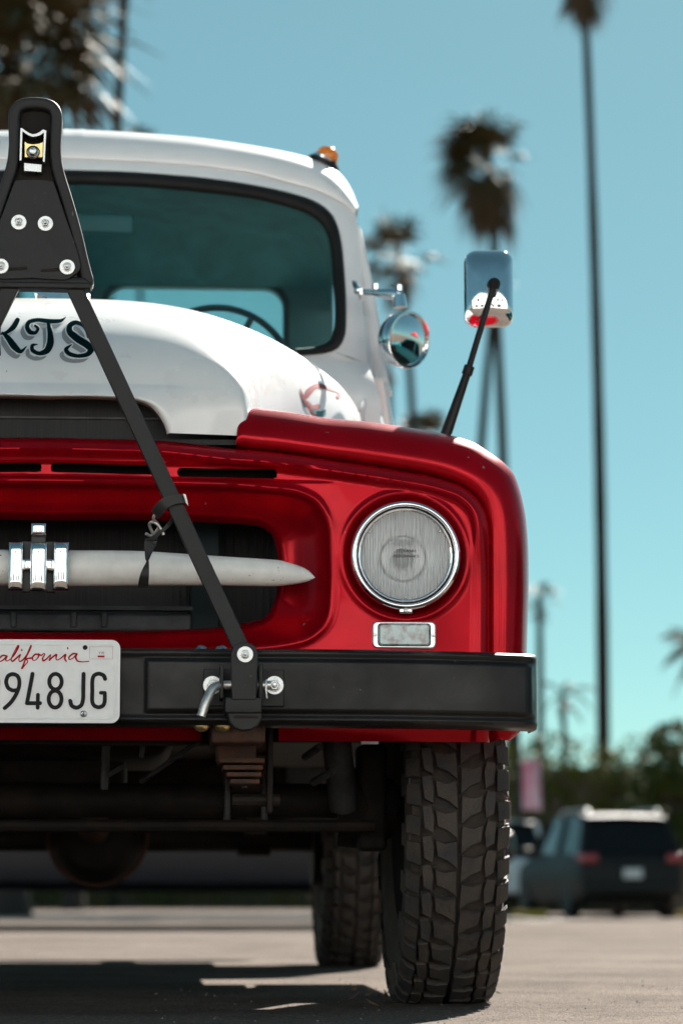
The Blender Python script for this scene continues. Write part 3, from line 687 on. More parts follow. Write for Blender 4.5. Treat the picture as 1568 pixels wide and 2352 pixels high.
for pts, wd in letters:
    ribbon(mb_g, c3([(x - 27, y + 30) for x, y in pts]), [w * K3 for w in wd], hood_hit, 0.0006)
    ribbon(mb_w, c3(pts), [(w + 13) * K3 for w in wd], hood_hit, 0.0010)
    ribbon(mb_k, c3(pts), [w * K3 for w in wd], hood_hit, 0.0014)
for q, mm, nme in ((mb_g, INKGREY, 'lettering_shadow'), (mb_w, INKWHITE, 'lettering_outline'), (mb_k, INK, 'lettering')):
    q.build(nme, mm, hoodo, fix=False)
# painted scroll on the flank
KS = 500 / 1568 / 1.7417
def cs(pts): return [(1150 / 1.7417 + x * KS, 1450 / 1.7417 + y * KS) for x, y in pts]
sc_r, sc_t, sc_p = MB(), MB(), MB()
ribbon(sc_r, cs([(232, 420), (262, 370), (330, 310), (400, 295), (500, 325), (600, 365), (655, 402), (632, 430)]), [w * KS for w in (60, 80, 62, 62, 42, 26, 24, 56)], hood_hit, 0.001)
ribbon(sc_r, cs([(150, 335), (190, 440), (235, 540), (300, 630), (345, 670)]), [w * KS for w in (8, 36, 30, 26, 14)], hood_hit, 0.0015)
ribbon(sc_t, cs([(190, 475), (215, 550)]), [w * KS for w in (22, 40)], hood_hit, 0.0008)
ribbon(sc_t, cs([(300, 600), (380, 645), (440, 640), (462, 605)]), [w * KS for w in (30, 70, 72, 30)], hood_hit, 0.0008)
ribbon(sc_t, cs([(985, 650), (1030, 700), (1100, 745)]), [w * KS for w in (30, 60, 30)], hood_hit, 0.0008)
ribbon(sc_p, cs([(250, 490), (310, 560), (375, 555)]), [w * KS for w in (20, 40, 70)], hood_hit, 0.0006)
for q, mm in ((sc_r, INKRED), (sc_t, INKTEAL), (sc_p, INKPINK)):
    if q.v: q.build('painted_scroll', mm, hoodo, fix=False)
# hood badge: faceted chrome wedge on the crown
pa = at(97, 694, 0.50); 
mb = MB(); tipz = pa.z
v = [(0.008, 0.47, tipz - 0.006), (-0.050, 0.53, tipz + 0.026), (0.066, 0.53, tipz + 0.026), (0.008, 0.54, tipz + 0.038), (-0.046, 0.63, tipz + 0.01), (0.062, 0.63, tipz + 0.01)]
mb.add(v, [(0, 3, 1), (0, 2, 3), (1, 3, 4), (2, 5, 3), (3, 5, 4), (0, 1, 4), (0, 4, 5), (0, 5, 2)]); mb.build('hood_badge', CHROME, truck, angle=5)

# ---- cab
def Yw(X, Z): return 1.08 + (Z - 1.46) * 0.48 + 0.26 * X * X
def cabc(pts, off=0.0, n=6): return np.array([tuple(at_fn(x, y, lambda a, c: Yw(a, c) + off)) for x, y in catmull(pts, n)])
Win = [(148, 421), (260, 424), (366, 430), (470, 440), (574, 453), (626, 464), (681, 479), (718, 495), (744, 519), (757, 555), (764, 617), (769, 700), (768, 750), (758, 780), (738, 793), (700, 799), (600, 803), (400, 806), (148, 806)]
Wout = [(148, 390), (293, 394), (439, 405), (517, 414), (574, 423), (640, 436), (700, 452), (736, 469), (762, 492), (777, 525), (786, 570), (793, 654), (795, 727), (792, 770), (778, 797), (751, 810), (700, 815), (600, 818), (400, 821), (148, 821)]
AC = np.array([0.0, 1.66])
ANG = np.linspace(0, 180, 150)
def polar(c3d):
    a = np.degrees(np.arctan2(c3d[:, 0] - AC[0], c3d[:, 2] - AC[1])); a[0] = 0; a[-1] = 180
    o = np.argsort(a); a = a[o]; c3d = c3d[o]; r = np.hypot(c3d[:, 0], c3d[:, 2] - AC[1])
    return np.stack([np.interp(ANG, a, c3d[:, k]) for k in range(3)], 1)
wi, wo = polar(cabc(Win)), polar(cabc(Wout, -0.004))
def full_sym(rows, name, material, **k):
    mb = MB(); mb.grid(rows); w = MB(); w.plus(mb); w.plus(mb.mirrored()); o = w.build(name, material, truck, **k); return o
mid1 = wi * 0.75 + wo * 0.25; mid1[:, 1] -= 0.010; mid2 = wi * 0.3 + wo * 0.7; mid2[:, 1] -= 0.012
wi_b = wi.copy(); wi_b[:, 1] += 0.012; wo_b = wo.copy(); wo_b[:, 1] += 0.006
full_sym([wi_b, wi, mid1, mid2, wo, wo_b], 'windscreen_seal', SEAL, angle=80)
gl = []
for t in np.linspace(0.0, 1.0, 14):
    row = []
    for q in wi:
        x = q[0] * t; z = AC[1] + (q[2] - AC[1]) * t; row.append((x, Yw(x, z) + 0.004, z))
    gl.append(row)
full_sym(gl, 'windscreen', GLASS, angle=80)
# frame panel out to the roof seam, the pillar edge and the cowl
Ftop = [(148, 363), (293, 370), (439, 379), (517, 389), (574, 397), (640, 414), (718, 435), (773, 459), (802, 477), (815, 491)]
Fpil = [(821, 520), (827, 600), (833, 700), (840, 790), (848, 868)]
ft = np.array([tuple(at_fn(x, y, lambda a, c: Yw(a, c) + 0.012)) for x, y in catmull(Ftop + Fpil, 6)])
A_ = ANG <= 106
def polar_part(c3d):
    a = np.degrees(np.arctan2(c3d[:, 0], c3d[:, 2] - AC[1])); a[0] = 0
    return np.stack([np.interp(ANG[A_], a, c3d[:, k]) for k in range(3)], 1)
outer = polar_part(ft); woA = wo[A_]; wobA = wo_b[A_]
m1 = woA * 0.6 + outer * 0.4; m1[:, 1] -= 0.004
cabf = full_sym([wobA, m1, woA * 0.15 + outer * 0.85, outer], 'windscreen_frame', CABWHITE, angle=70)
hr = [outer[-1], np.array((0.728, 1.10, 1.345))] + [np.array((rib(th, 1.05)[0] * 1.004, 1.056, rib(th, 1.05)[1] + 0.001)) for th in TH[::-1] if th < 86]
lo_out = resample(catmull([tuple(p_) for p_ in hr[:3]], 6).tolist() + [tuple(p_) for p_ in hr[3:]], 110)
lo_in = resample(wo_b[ANG >= 105.5], 110); lo_in[0] = wobA[-1]
cm = lo_in * 0.5 + lo_out * 0.5; cm[:, 1] += 0.006
full_sym([lo_in, cm, lo_out], 'cowl', CABWHITE, angle=70)
# roof
ROF = [(148, 306), (293, 313), (439, 325), (517, 335), (574, 344), (640, 356), (692, 368), (740, 384), (773, 404), (796, 430), (810, 456), (820, 488)]
rt = resample(np.array([tuple(at_fn(x, y, lambda a, c: Yw(a, c) + 0.010)) for x, y in catmull(Ftop, 6)]), 90)
ro = resample(np.array([tuple(at_fn(x, y, lambda a, c: Yw(a, c) + 0.15)) for x, y in catmull(ROF, 6)]), 90)
r0 = rt.copy(); r0[:, 1] += 0.012
r1 = rt.copy(); r1[:, 1] -= 0.006; 
rows = [r0, r1]
for u in (0.06, 0.2, 0.4, 0.6, 0.78, 0.92, 1.0):
    q = rt * (1 - u) + ro * u; q[:, 1] = rt[:, 1] + (ro[:, 1] - rt[:, 1]) * (1 - math.sqrt(max(0, 1 - u * u * 0.98))) ** 0.9 - 0.008 * (1 - u); rows.append(q)
for Y, dz, sx in ((1.75, 0.018, 1.01), (2.0, 0.02, 1.01), (2.25, 0.0, 1.0), (2.38, -0.06, 0.985), (2.44, -0.16, 0.97)):
    q = ro.copy(); q[:, 1] = Y; hgt = np.clip((ro[:, 2] - ro[-1, 2]) / (ro[0, 2] - ro[-1, 2]), 0, 1)
    q[:, 2] = ro[:, 2] + dz * (0.3 + 0.7 * hgt); q[:, 0] *= sx; rows.append(q)
full_sym(rows, 'roof', CABWHITE, angle=70)
# headliner under the roof
rows = []
for Y, dz in ((1.42, -0.075), (1.8, -0.05), (2.25, -0.06), (2.395, -0.09)):
    q = ro.copy(); q[:, 1] = Y; q[:, 2] = ro[:, 2] + dz; q[:, 0] *= 0.97
    if Y > 2.3: q[:, 2] = np.minimum(q[:, 2], 1.90)
    rows.append(q)
full_sym(rows, 'headliner', HEADLINER, angle=70)
# doors with frame, handle and glass
def door_x(z):
    zs = [0.55, 0.8, 1.1, 1.30, 1.42, 1.56, 1.71, 1.85]; xs = [0.79, 0.82, 0.815, 0.775, 0.757, 0.742, 0.724, 0.700]
    return float(np.interp(z, zs, xs))
mb = MB(); rows = []
for z in np.linspace(0.55, 1.43, 30): rows.append([(door_x(z) - d, y, z) for d, y in ((0.06, 1.245), (0.012, 1.235), (0.0, 1.25), (0.0, 1.7), (0.0, 2.2), (0.012, 2.215), (0.06, 2.21))])
mb.grid(rows); topz = 1.43; mb.box((door_x(topz) - 0.03, 1.725, 1.432), (0.055, 0.96, 0.014))
doors = both(mb, 'door', CABWHITE, truck, angle=50)
for sx, dr in ((1, doors[0]), (-1, doors[1])):
    fr = MB(); path = [(sx * (door_x(1.40) - 0.012), 1.26, 1.40)] + [(sx * (door_x(z) - 0.012), 1.262 + (z - 1.4) * 0.42, z) for z in np.linspace(1.45, 1.84, 8)] + [(sx * 0.70, 1.75, 1.875), (sx * 0.70, 2.1, 1.865), (sx * 0.715, 2.20, 1.80), (sx * 0.752, 2.20, 1.43)]
    fr.tube(path, 0.020, 10); fr.build('window_frame', CABWHITE, dr)
    gp = MB(); gp.grid([[(sx * (door_x(z) - 0.012), y, z) for y in (1.27 + max(0, z - 1.4) * 0.42, 1.7, 2.19)] for z in np.linspace(1.43, 1.85, 8)]); gp.build('window_glass', GLASS, dr)
    hd = MB(); hd.tube([(sx * 0.815, 2.06, 1.20), (sx * 0.86, 2.06, 1.20), (sx * 0.865, 1.93, 1.20)], 0.010, 8); hd.build('handle', CHROME, dr)
# A-pillar return and cowl side behind the frame
mb = MB(); pl = np.array([tuple(at_fn(x, y, lambda a, c: Yw(a, c) + 0.012)) for x, y in catmull(Fpil, 6)]); pl = np.vstack([pl, [[0.735, 1.14, 1.30], [0.745, 1.12, 1.10], [0.75, 1.12, 0.60]]])
mb.grid([pl, [(p[0] + 0.004, p[1] + 0.03, p[2]) for p in pl], [(p[0] - 0.02, p[1] + 0.10, p[2]) for p in pl]]); both(mb, 'pillar', CABWHITE, truck, angle=60)
mb = MB(); pz_ = pl[:, 2][::-1]; px_ = pl[:, 0][::-1]; py_ = pl[:, 1][::-1]; rows = []
for z in np.linspace(0.55, 1.60, 26):
    ex, ey = float(np.interp(z, pz_, px_)), float(np.interp(z, pz_, py_))
    inner = (min(0.68, ex - 0.03), 1.062, z) if z < 1.38 else (ex - 0.012, ey + 0.002, z)
    rows.append([inner, (ex - 0.004, ey + 0.004, z), (ex + 0.010, ey + 0.030, z), (door_x(z) - 0.022, 1.25 + max(0, z - 1.4) * 0.42, z)])
mb.grid(rows); both(mb, 'cowl_side', CABWHITE, truck, angle=60)
# drip moulding beside the screen: thin bright strip with its sun-bleached edge
# cab back with two windows
def rrect(x0, x1, z0, z1, r, n=6):
    return [(cx + r * math.cos(t), cz + r * math.sin(t)) for cx, cz, t0 in ((x1 - r, z1 - r, 0), (x0 + r, z1 - r, 90), (x0 + r, z0 + r, 180), (x1 - r, z0 + r, 270)) for t in [R(t0 + 90 * i / n) for i in range(n + 1)]]
YBK = 2.40
a = at(246, 657, YBK); c = at(651, 657, YBK); wx0, wx1, wz1, wz0 = a.x, c.x, a.z, 1.44
def panel_hole(outer, hole, Y):
    """flat sheet between an outer loop and a hole with the same number of points"""
    return [[(x, Y, z) for x, z in outer + outer[:1]], [(x, Y, z) for x, z in hole + hole[:1]]]
hole = rrect(wx0, wx1, wz0, wz1, 0.055); out = rrect(0.0, 0.70, 0.60, 1.97, 0.004)
mb = MB(); mb.grid(panel_hole(out, hole, YBK)); mb.grid([[(x, YBK, z) for x, z in hole + hole[:1]], [(x, YBK + 0.04, z) for x, z in hole + hole[:1]]])
mb.grid(panel_hole(out, hole, YBK + 0.04)); full = MB(); full.plus(mb); full.plus(mb.mirrored()); full.build('cab_back', INTERIOR, truck, angle=30)
mb = MB(); mb.prism(hole, YBK + 0.018, YBK + 0.022); both(mb, 'rear_window', GLASS, truck)
mb = MB(); mb.grid([[(x, YBK - 0.006, z) for x, z in hole + hole[:1]], [(x, YBK - 0.006, z) for x, z in rrect(wx0 - 0.016, wx1 + 0.016, wz0 - 0.016, wz1 + 0.016, 0.066) + [rrect(wx0 - 0.016, wx1 + 0.016, wz0 - 0.016, wz1 + 0.016, 0.066)[0]]]]); both(mb, 'rear_window_seal', SEAL, truck)
# floor, dash, seat
mb = MB(); mb.box((0, 1.75, 0.58), (1.44, 1.30, 0.03)); mb.box((0, 1.15, 0.95), (1.40, 0.03, 0.75)); mb.build('cab_floor', GREASE, truck)
mb = MB(); mb.box((0, 1.27, 1.36), (1.36, 0.24, 0.16), bev=0.04); mb.build('dashboard', INTERIOR, truck)
mb = MB(); mb.box((0, 2.0, 0.86), (1.30, 0.50, 0.18), bev=0.06); mb.box((0, 2.26, 1.14), (1.30, 0.16, 0.52), bev=0.06); mb.build('bench_seat', INTERIOR, truck)
# steering wheel
sw = at(497, 881, 1.60); Tm = Matrix.Translation(sw) @ rot('X', 112)
mb = MB(); torus(mb, 0.192, 0.0085, Tm); stw = mb.build('steering_wheel', WHEELRIM, truck)
for a in (63, 183, 303):
    mb = MB(); mb.tube([Tm @ Vector((0.02 * math.cos(R(a)), 0.02 * math.sin(R(a)), 0)), Tm @ Vector((0.19 * math.cos(R(a)), 0.19 * math.sin(R(a)), 0))], 0.008, 8); mb.build('spoke', WHEELRIM, stw)
mb = MB(); mb.tube([Tm @ Vector((0, 0, -0.02)), Tm @ Vector((0, 0, 0.0)), sw + Vector((0, -0.35, -0.25))], [0.03, 0.03, 0.02], 12); mb.build('column', WHEELRIM, stw)
# inside mirror
p = at(232, 515, 1.36); mb = MB(); mb.box(p, (0.16, 0.02, 0.05), bev=0.008); mb.build('inside_mirror', INTERIOR, truck)
# clearance lamp on the roof corner
p = at_fn(741, 380, lambda a, c: Yw(a, c) + 0.10); T = Matrix.Translation(p) @ rot('Y', 26) @ rot('X', 6) @ Matrix.Scale(1.22, 4)
mb = MB(); mb.lathe([(0.034, -0.012), (0.035, 0.006), (0.031, 0.011), (0.026, 0.012)], T, 32); cl = mb.build('clearance_lamp', BLACK, truck)
mb = MB(); mb.lathe([(0.027, 0.010), (0.028, 0.016), (0.024, 0.018)], T, 32); mb.build('trim_ring', CHROME, cl)
mb = MB(); mb.lathe([(0.0235, 0.016), (0.0235, 0.022)] + [(0.0235 * math.cos(t), 0.022 + 0.020 * math.sin(t)) for t in np.linspace(0.1, 1.5, 8)] + [(0.0003, 0.042)], T, 32); mb.build('lens', AMBER, cl)
cl2 = cl.copy(); COL.objects.link(cl2); cl2.parent = truck; cl2.scale.x = -1
for ch in [o for o in bpy.data.objects if o.parent == cl]:
    q = ch.copy(); COL.objects.link(q); q.parent = cl2

# ---- mirrors
p0, p1, p2, p3 = at(817, 668, 1.20), at(862, 673, 1.16), at(916, 676, 1.13), at(918, 706, 1.13)
mb = MB(); mb.lathe([(0.026, 0), (0.024, 0.006), (0.010, 0.012)], Matrix.Translation(p0) @ rot('Y', 70), 24); mb.tube([p0, p1], 0.0075, 12)
mb.tube([p1, p1 * 0.4 + p2 * 0.6, p2, at(924, 677, 1.13)], [0.009, 0.014, 0.014, 0.011], 14); mb.tube([p2, p3], [0.014, 0.017], 14); arm = mb.build('mirror_arm', CHROME, truck)
for q in (p2, p0 + Vector((0.01, -0.01, -0.02)), p1):
    mb = MB(); mb.lathe([(0.008, 0), (0.008, 0.012), (0.004, 0.016), (0.0004, 0.017)], Matrix.Translation(q + Vector((0, -0.004, 0.008))), 6); mb.build('nut', CHROME, arm)
dc = at(936, 780, 1.10); MD = Matrix.Translation(dc) @ rot('Z', 40) @ rot('X', 9) @ FACE
mb = MB(); mb.lathe([(0.0005, -0.062)] + [(0.066 * math.sin(t), -0.02 - 0.042 * math.cos(t)) for t in np.linspace(0.15, 1.57, 12)] + [(0.067, 0.0), (0.064, 0.006), (0.060, 0.006), (0.058, 0.001)], MD, 48); rm = mb.build('round_mirror', CHROME, truck, angle=45)
mb = MB(); mb.lathe([(0.0675, -0.004), (0.0685, 0.0), (0.066, 0.0065), (0.062, 0.007), (0.0605, 0.003)], MD, 48); mb.f = [q for q in mb.f if len(q) == 4]; mb.mi = [0] * len(mb.f); mb.build('mirror_rim', CHROME, rm, angle=60)
mb = MB(); mb.lathe([(0.0592, 0.0015)] + [(0.0592 * t, 0.0015 + 0.010 * (1 - t * t)) for t in np.linspace(0.95, 0.02, 12)] + [(0.0003, 0.0115)], MD, 48); mb.build('mirror_glass', MIRROR if 'MIRROR' in globals() else CHROME, rm, angle=80)
# tall post mirror on the fender
ca, cb_ = at(1067, 568, 0.50), at(1181, 748, 0.50); mcx, mcz = (ca.x + cb_.x) / 2, (ca.z + cb_.z) / 2; mw, mh = cb_.x - ca.x, ca.z - cb_.z
def rr0(w, h, r, n=8): return [(s1 * (w / 2 - r) + r * math.cos(t), s2 * (h / 2 - r) + r * math.sin(t)) for s1, s2, t0 in ((1, 1, 0), (-1, 1, 90), (-1, -1, 180), (1, -1, 270)) for t in [R(t0 + 90 * i / n) for i in range(n + 1)]]
MM = Matrix.Translation((mcx, 0.52, mcz)) @ rot('Z', -6) @ rot('X', -7)
mb = MB(); rings = [[MM @ Vector((x, 0.012, z)) for x, z in rr0(mw, mh, 0.026)]]
for t in list(np.cos(np.linspace(0, math.pi / 2, 22))):
    t = max(0.01, float(t)); rad_ = 0.026 * t + (1 - t) * mw * t * 0.5 * 0.9
    rings.append([MM @ Vector((x, -0.036 * math.sqrt(max(0, 1 - t ** 3.2)), z)) for x, z in rr0(mw * t, mh * t, rad_)])
mb.grid(rings, close=True); pm = mb.build('post_mirror', CHROME, truck, angle=60)
mb = MB(); mb.grid([[MM @ Vector((x, 0.012, z)) for x, z in rr0(mw, mh, 0.026)], [MM @ Vector((x, 0.0125, z)) for x, z in rr0(mw * 0.02, mh * 0.02, 0.0005)]], close=True); mb.build('mirror_glass', CHROME, pm)
q0, q1, q2 = at(1020, 1008, 0.42), at(1074, 852, 0.43), at(1134, 652, 0.45)
mb = MB(); mb.tube([q0, q1], [0.0125, 0.0085], 12); mb.tube([q1 - (q1 - q0).normalized() * 0.008, q1 + (q1 - q0).normalized() * 0.010], 0.0115, 12); mb.tube([q1, q2], 0.0068, 12)
mb.tube([q2 - Vector((0.002, 0, 0.012)), q2, q2 + Vector((0, 0.045, 0.004))], [0.011, 0.0135, 0.012], 12); mb.build('mirror_post', BLACK, pm)
mb = MB(); mb.lathe([(0.03, 0), (0.028, 0.008), (0.014, 0.02)], Matrix.Translation(q0 - Vector((0, 0, 0.012))), 20); mb.build('post_base', BLACK, pm)

# ---- bumper: pressed channel with raised face panel
bx0, bx1 = at(334, 1508, -0.2).x, 0.900; zt, zl = at(600, 1488, -0.19).z, at(600, 1665, -0.19).z
zf1, zf0 = at(600, 1513, -0.2).z, at(600, 1637, -0.2).z
XE = at(1240, 1580, -0.11).x
def bump_y(x):     # plan curve
    return -0.190 + 0.09 * max(0, (x - 0.45) / (XE - 0.45)) ** 2.4
vs = [(zt - 0.004, 0.11), (zt, 0.10), (zt, 0.03), (zt - 0.001, 0.012), (zt - 0.004, 0.004)] + [(z, 0) for z in np.linspace(zt - 0.008, zl + 0.008, 64)] + [(zl + 0.004, 0.004), (zl + 0.001, 0.012), (zl, 0.03), (zl, 0.10), (zl + 0.004, 0.11)]
xsb = list(np.arange(0, XE - 0.03, 0.0042)) + list(XE - 0.03 + 0.03 * np.sin(np.linspace(0, math.pi / 2, 9)))
rows = []
for x in xsb:
    row = []; xe = max(0, (x - (XE - 0.03)) / 0.03); endr = 0.045 * (1 - math.sqrt(max(0, 1 - xe * xe)))
    for z, back in vs:
        y = bump_y(x) + back + endr * (1 if back < 0.09 else 0.3)
        if back == 0:
            dx = min(x - bx0, XE - 0.012 - x); dz = min(zf1 - z, z - zf0); d = min(dx, dz)
            y -= 0.010 * float(sstep(-0.003, 0.007, d))
            lipz = min(abs(z - (zt - 0.010)), abs(z - (zl + 0.010)))
            y -= 0.004 * math.exp(-(lipz / 0.006) ** 2)
            y += 0.0007 * math.sin(x * 23) * math.sin(z * 31)
        row.append((x, y, z + 0.0))
    rows.append(row)
last = rows[-1]; rows.append([(XE - 0.001, y + 0.05, z) for x, y, z in last])
hbm = MB(); hbm.grid(rows); w = MB(); w.plus(hbm); w.plus(hbm.mirrored()); bumper = w.build('front_bumper', BLACK, truck, angle=50)
def bump_face(x, z=None): return bump_y(abs(x)) - 0.010
for xx, yy in ((462, 1487), (509, 1487)):
    p = at(xx, yy, -0.15); mb = MB(); mb.lathe([(0.0125, -0.004), (0.0122, 0.0), (0.009, 0.0045), (0.004, 0.0068), (0.0004, 0.007)], Matrix.Translation((p.x, -0.15, zt + 0.001)), 24); both(mb, 'bolt', STEEL, bumper)
for xx, yy in ((463, 1668), (511, 1668)):
    p = at(xx, yy, -0.15); mb = MB(); mb.lathe([(0.0145, 0.004), (0.0145, 0.0), (0.0115, -0.005), (0.005, -0.0085), (0.0004, -0.009)], Matrix.Translation((p.x, -0.15, zl - 0.002)), 24); both(mb, 'bolt', BRASS, bumper)

# ---- licence plate
YP = -0.222
pc = at(-0 + 87, 1565, YP); a = at(277, 1470, YP); c = at(277, 1661, YP); pw = (a.x) * 2; ph = a.z - c.z; pz = (a.z + c.z) / 2
mb = MB(); mb.prism([(x, pz + z) for x, z in rr0(pw, ph, 0.016)], YP, YP + 0.0012); plate = mb.build('licence_plate', PLATEW, truck, angle=30)
mb = MB()
o_, i_, j_ = rr0(pw - 0.012, ph - 0.012, 0.013), rr0(pw - 0.0165, ph - 0.0165, 0.011), rr0(pw - 0.021, ph - 0.021, 0.010)
mb.grid([[(x, YP - 0.0002, pz + z) for x, z in o_], [(x, YP - 0.0016, pz + z) for x, z in i_], [(x, YP - 0.0002, pz + z) for x, z in j_]], close=True); mb.build('embossed_rim', PLATEW, plate, angle=80)
KP = 500 / 1568 / 1.7417
def plate_pt(x, y, off):
    q = at(x, y, YP); return Vector((q.x, YP - off, q.z))
def cp(pts): return [(x * KP, 1458.3 + y * KP) for x, y in pts]
nine = [([(228, 690), (165, 697), (110, 668), (86, 615), (84, 570), (108, 514), (165, 492), (222, 514), (246, 570), (243, 650), (205, 750), (140, 848), (64, 918)], 50)]
digits = nine + [([(x - 268, y) for x, y in nine[0][0]], 50)]
digits += [([(412, 490), (400, 560), (345, 850), (348, 856)], 50), ([(343, 857), (420, 857), (507, 857)], 50), ([(480, 752), (477, 915)], 48),
    ([(1052, 490), (1048, 700), (1046, 800), (1025, 880), (965, 914), (905, 888), (885, 828)], 50),
    ([(1322, 552), (1300, 508), (1240, 487), (1184, 510), (1162, 570), (1161, 700), (1160, 830), (1184, 886), (1240, 908), (1296, 886), (1317, 830), (1318, 735)], 50), ([(1318, 727), (1268, 727)], 46)]
kbl = [MB()]
for pts, wd in digits:
    mb = MB(); ribbon(mb, cp(pts), [wd * KP] * len(pts), plate_pt, 0.0012 + 0.0005 * (digits.index((pts, wd)) % 3)); mb.build('character', PLATEK, plate, fix=False)
mb = MB()
for cx, cy, rx, ry, o8 in ((700, 587, 78, 97, 0.0012), (695, 806, 80, 106, 0.0017)):
    ribbon(mb, cp([(cx + rx * math.cos(t) * (1.0), cy + ry * math.sin(t)) for t in np.linspace(0, 2 * math.pi, 14)[:-1]]), [50 * KP] * 13, plate_pt, o8, closed=True)
mb.build('character', PLATEK, plate, fix=False)
script = [
    [(-100, 165), (-150, 140), (-215, 195), (-245, 280), (-215, 332), (-150, 332), (-40, 330)],
    [(88, 262), (40, 258), (0, 290), (-22, 325), (0, 338), (50, 310), (92, 266), (76, 310), (92, 328), (140, 300), (190, 240), (236, 150), (226, 140), (180, 220), (146, 300), (160, 332), (206, 296), (262, 246), (242, 300), (252, 334), (296, 310), (350, 240), (394, 148), (386, 138), (340, 260), (300, 370), (278, 424), (310, 386), (352, 336), (336, 304), (396, 290)],
    [(490, 246), (448, 244), (412, 280), (420, 318), (456, 312), (488, 270), (484, 240), (520, 256), (552, 234), (566, 244), (538, 296), (548, 324), (590, 300), (640, 248), (620, 322), (650, 290), (712, 246), (706, 290), (722, 316), (770, 290), (826, 246), (816, 296), (836, 332)],
    [(970, 238), (920, 236), (872, 276), (872, 308), (916, 294), (972, 236), (952, 280), (976, 326), (1040, 338), (1118, 330)],
]
mb = MB()
for pts in script: ribbon(mb, cp(pts), [(17 + 5 * math.sin(i * 1.3)) * KP for i in range(len(pts))], plate_pt, 0.0008)
for x, y in ((277, 190), (853, 167)): ribbon(mb, cp([(x, y - 5), (x + 1, y + 6)]), [18 * KP] * 2, plate_pt, 0.0008)
mb.build('state_script', PLATER, plate, fix=False)
mb = MB(); ribbon(mb, cp([(1228, 270), (1270, 270), (1314, 270)]), [22 * KP] * 3, plate_pt, 0.0009, round_end=False); 
for pts in ([(1128, 150), (1416, 150)], [(1416, 150), (1416, 302)], [(1416, 302), (1128, 302)], [(1128, 302), (1128, 150)]): ribbon(mb, cp(pts), [2.5 * KP] * 2, plate_pt, 0.0009, round_end=False)
for pts in ([(1240, 214), (1252, 226), (1252, 238)], [(1264, 214), (1252, 226)], [(1282, 238), (1282, 215), (1300, 216), (1302, 226), (1284, 227)], [(1292, 227), (1304, 238)]): ribbon(mb, cp(pts), [4 * KP] * len(pts), plate_pt, 0.0009)
mb.build('registration_box', PLATER, plate, fix=False)
p = plate_pt(*cp([(1053, 990)])[0], 0.0)
mb = MB(); mb.lathe([(0.0062, 0), (0.0058, 0.002), (0.004, 0.0032), (0.0004, 0.0036)], place(p), 24); so = mb.build('plate_screw', STEEL, plate)
mb = MB(); mb.box(p + Vector((0, -0.0036, 0)), (0.007, 0.001, 0.0014)); mb.box(p + Vector((0, -0.0036, 0)), (0.0014, 0.0012, 0.007)); mb.build('cross_slot', PLATEK, so)
p = plate_pt(*cp([(1071, 158)])[0], 0.0009); mb = MB(); mb.lathe([(0.0044, 0), (0.0003, 0.0001)], place(p), 20); mb.build('plate_hole', PLATEK, plate, fix=False)

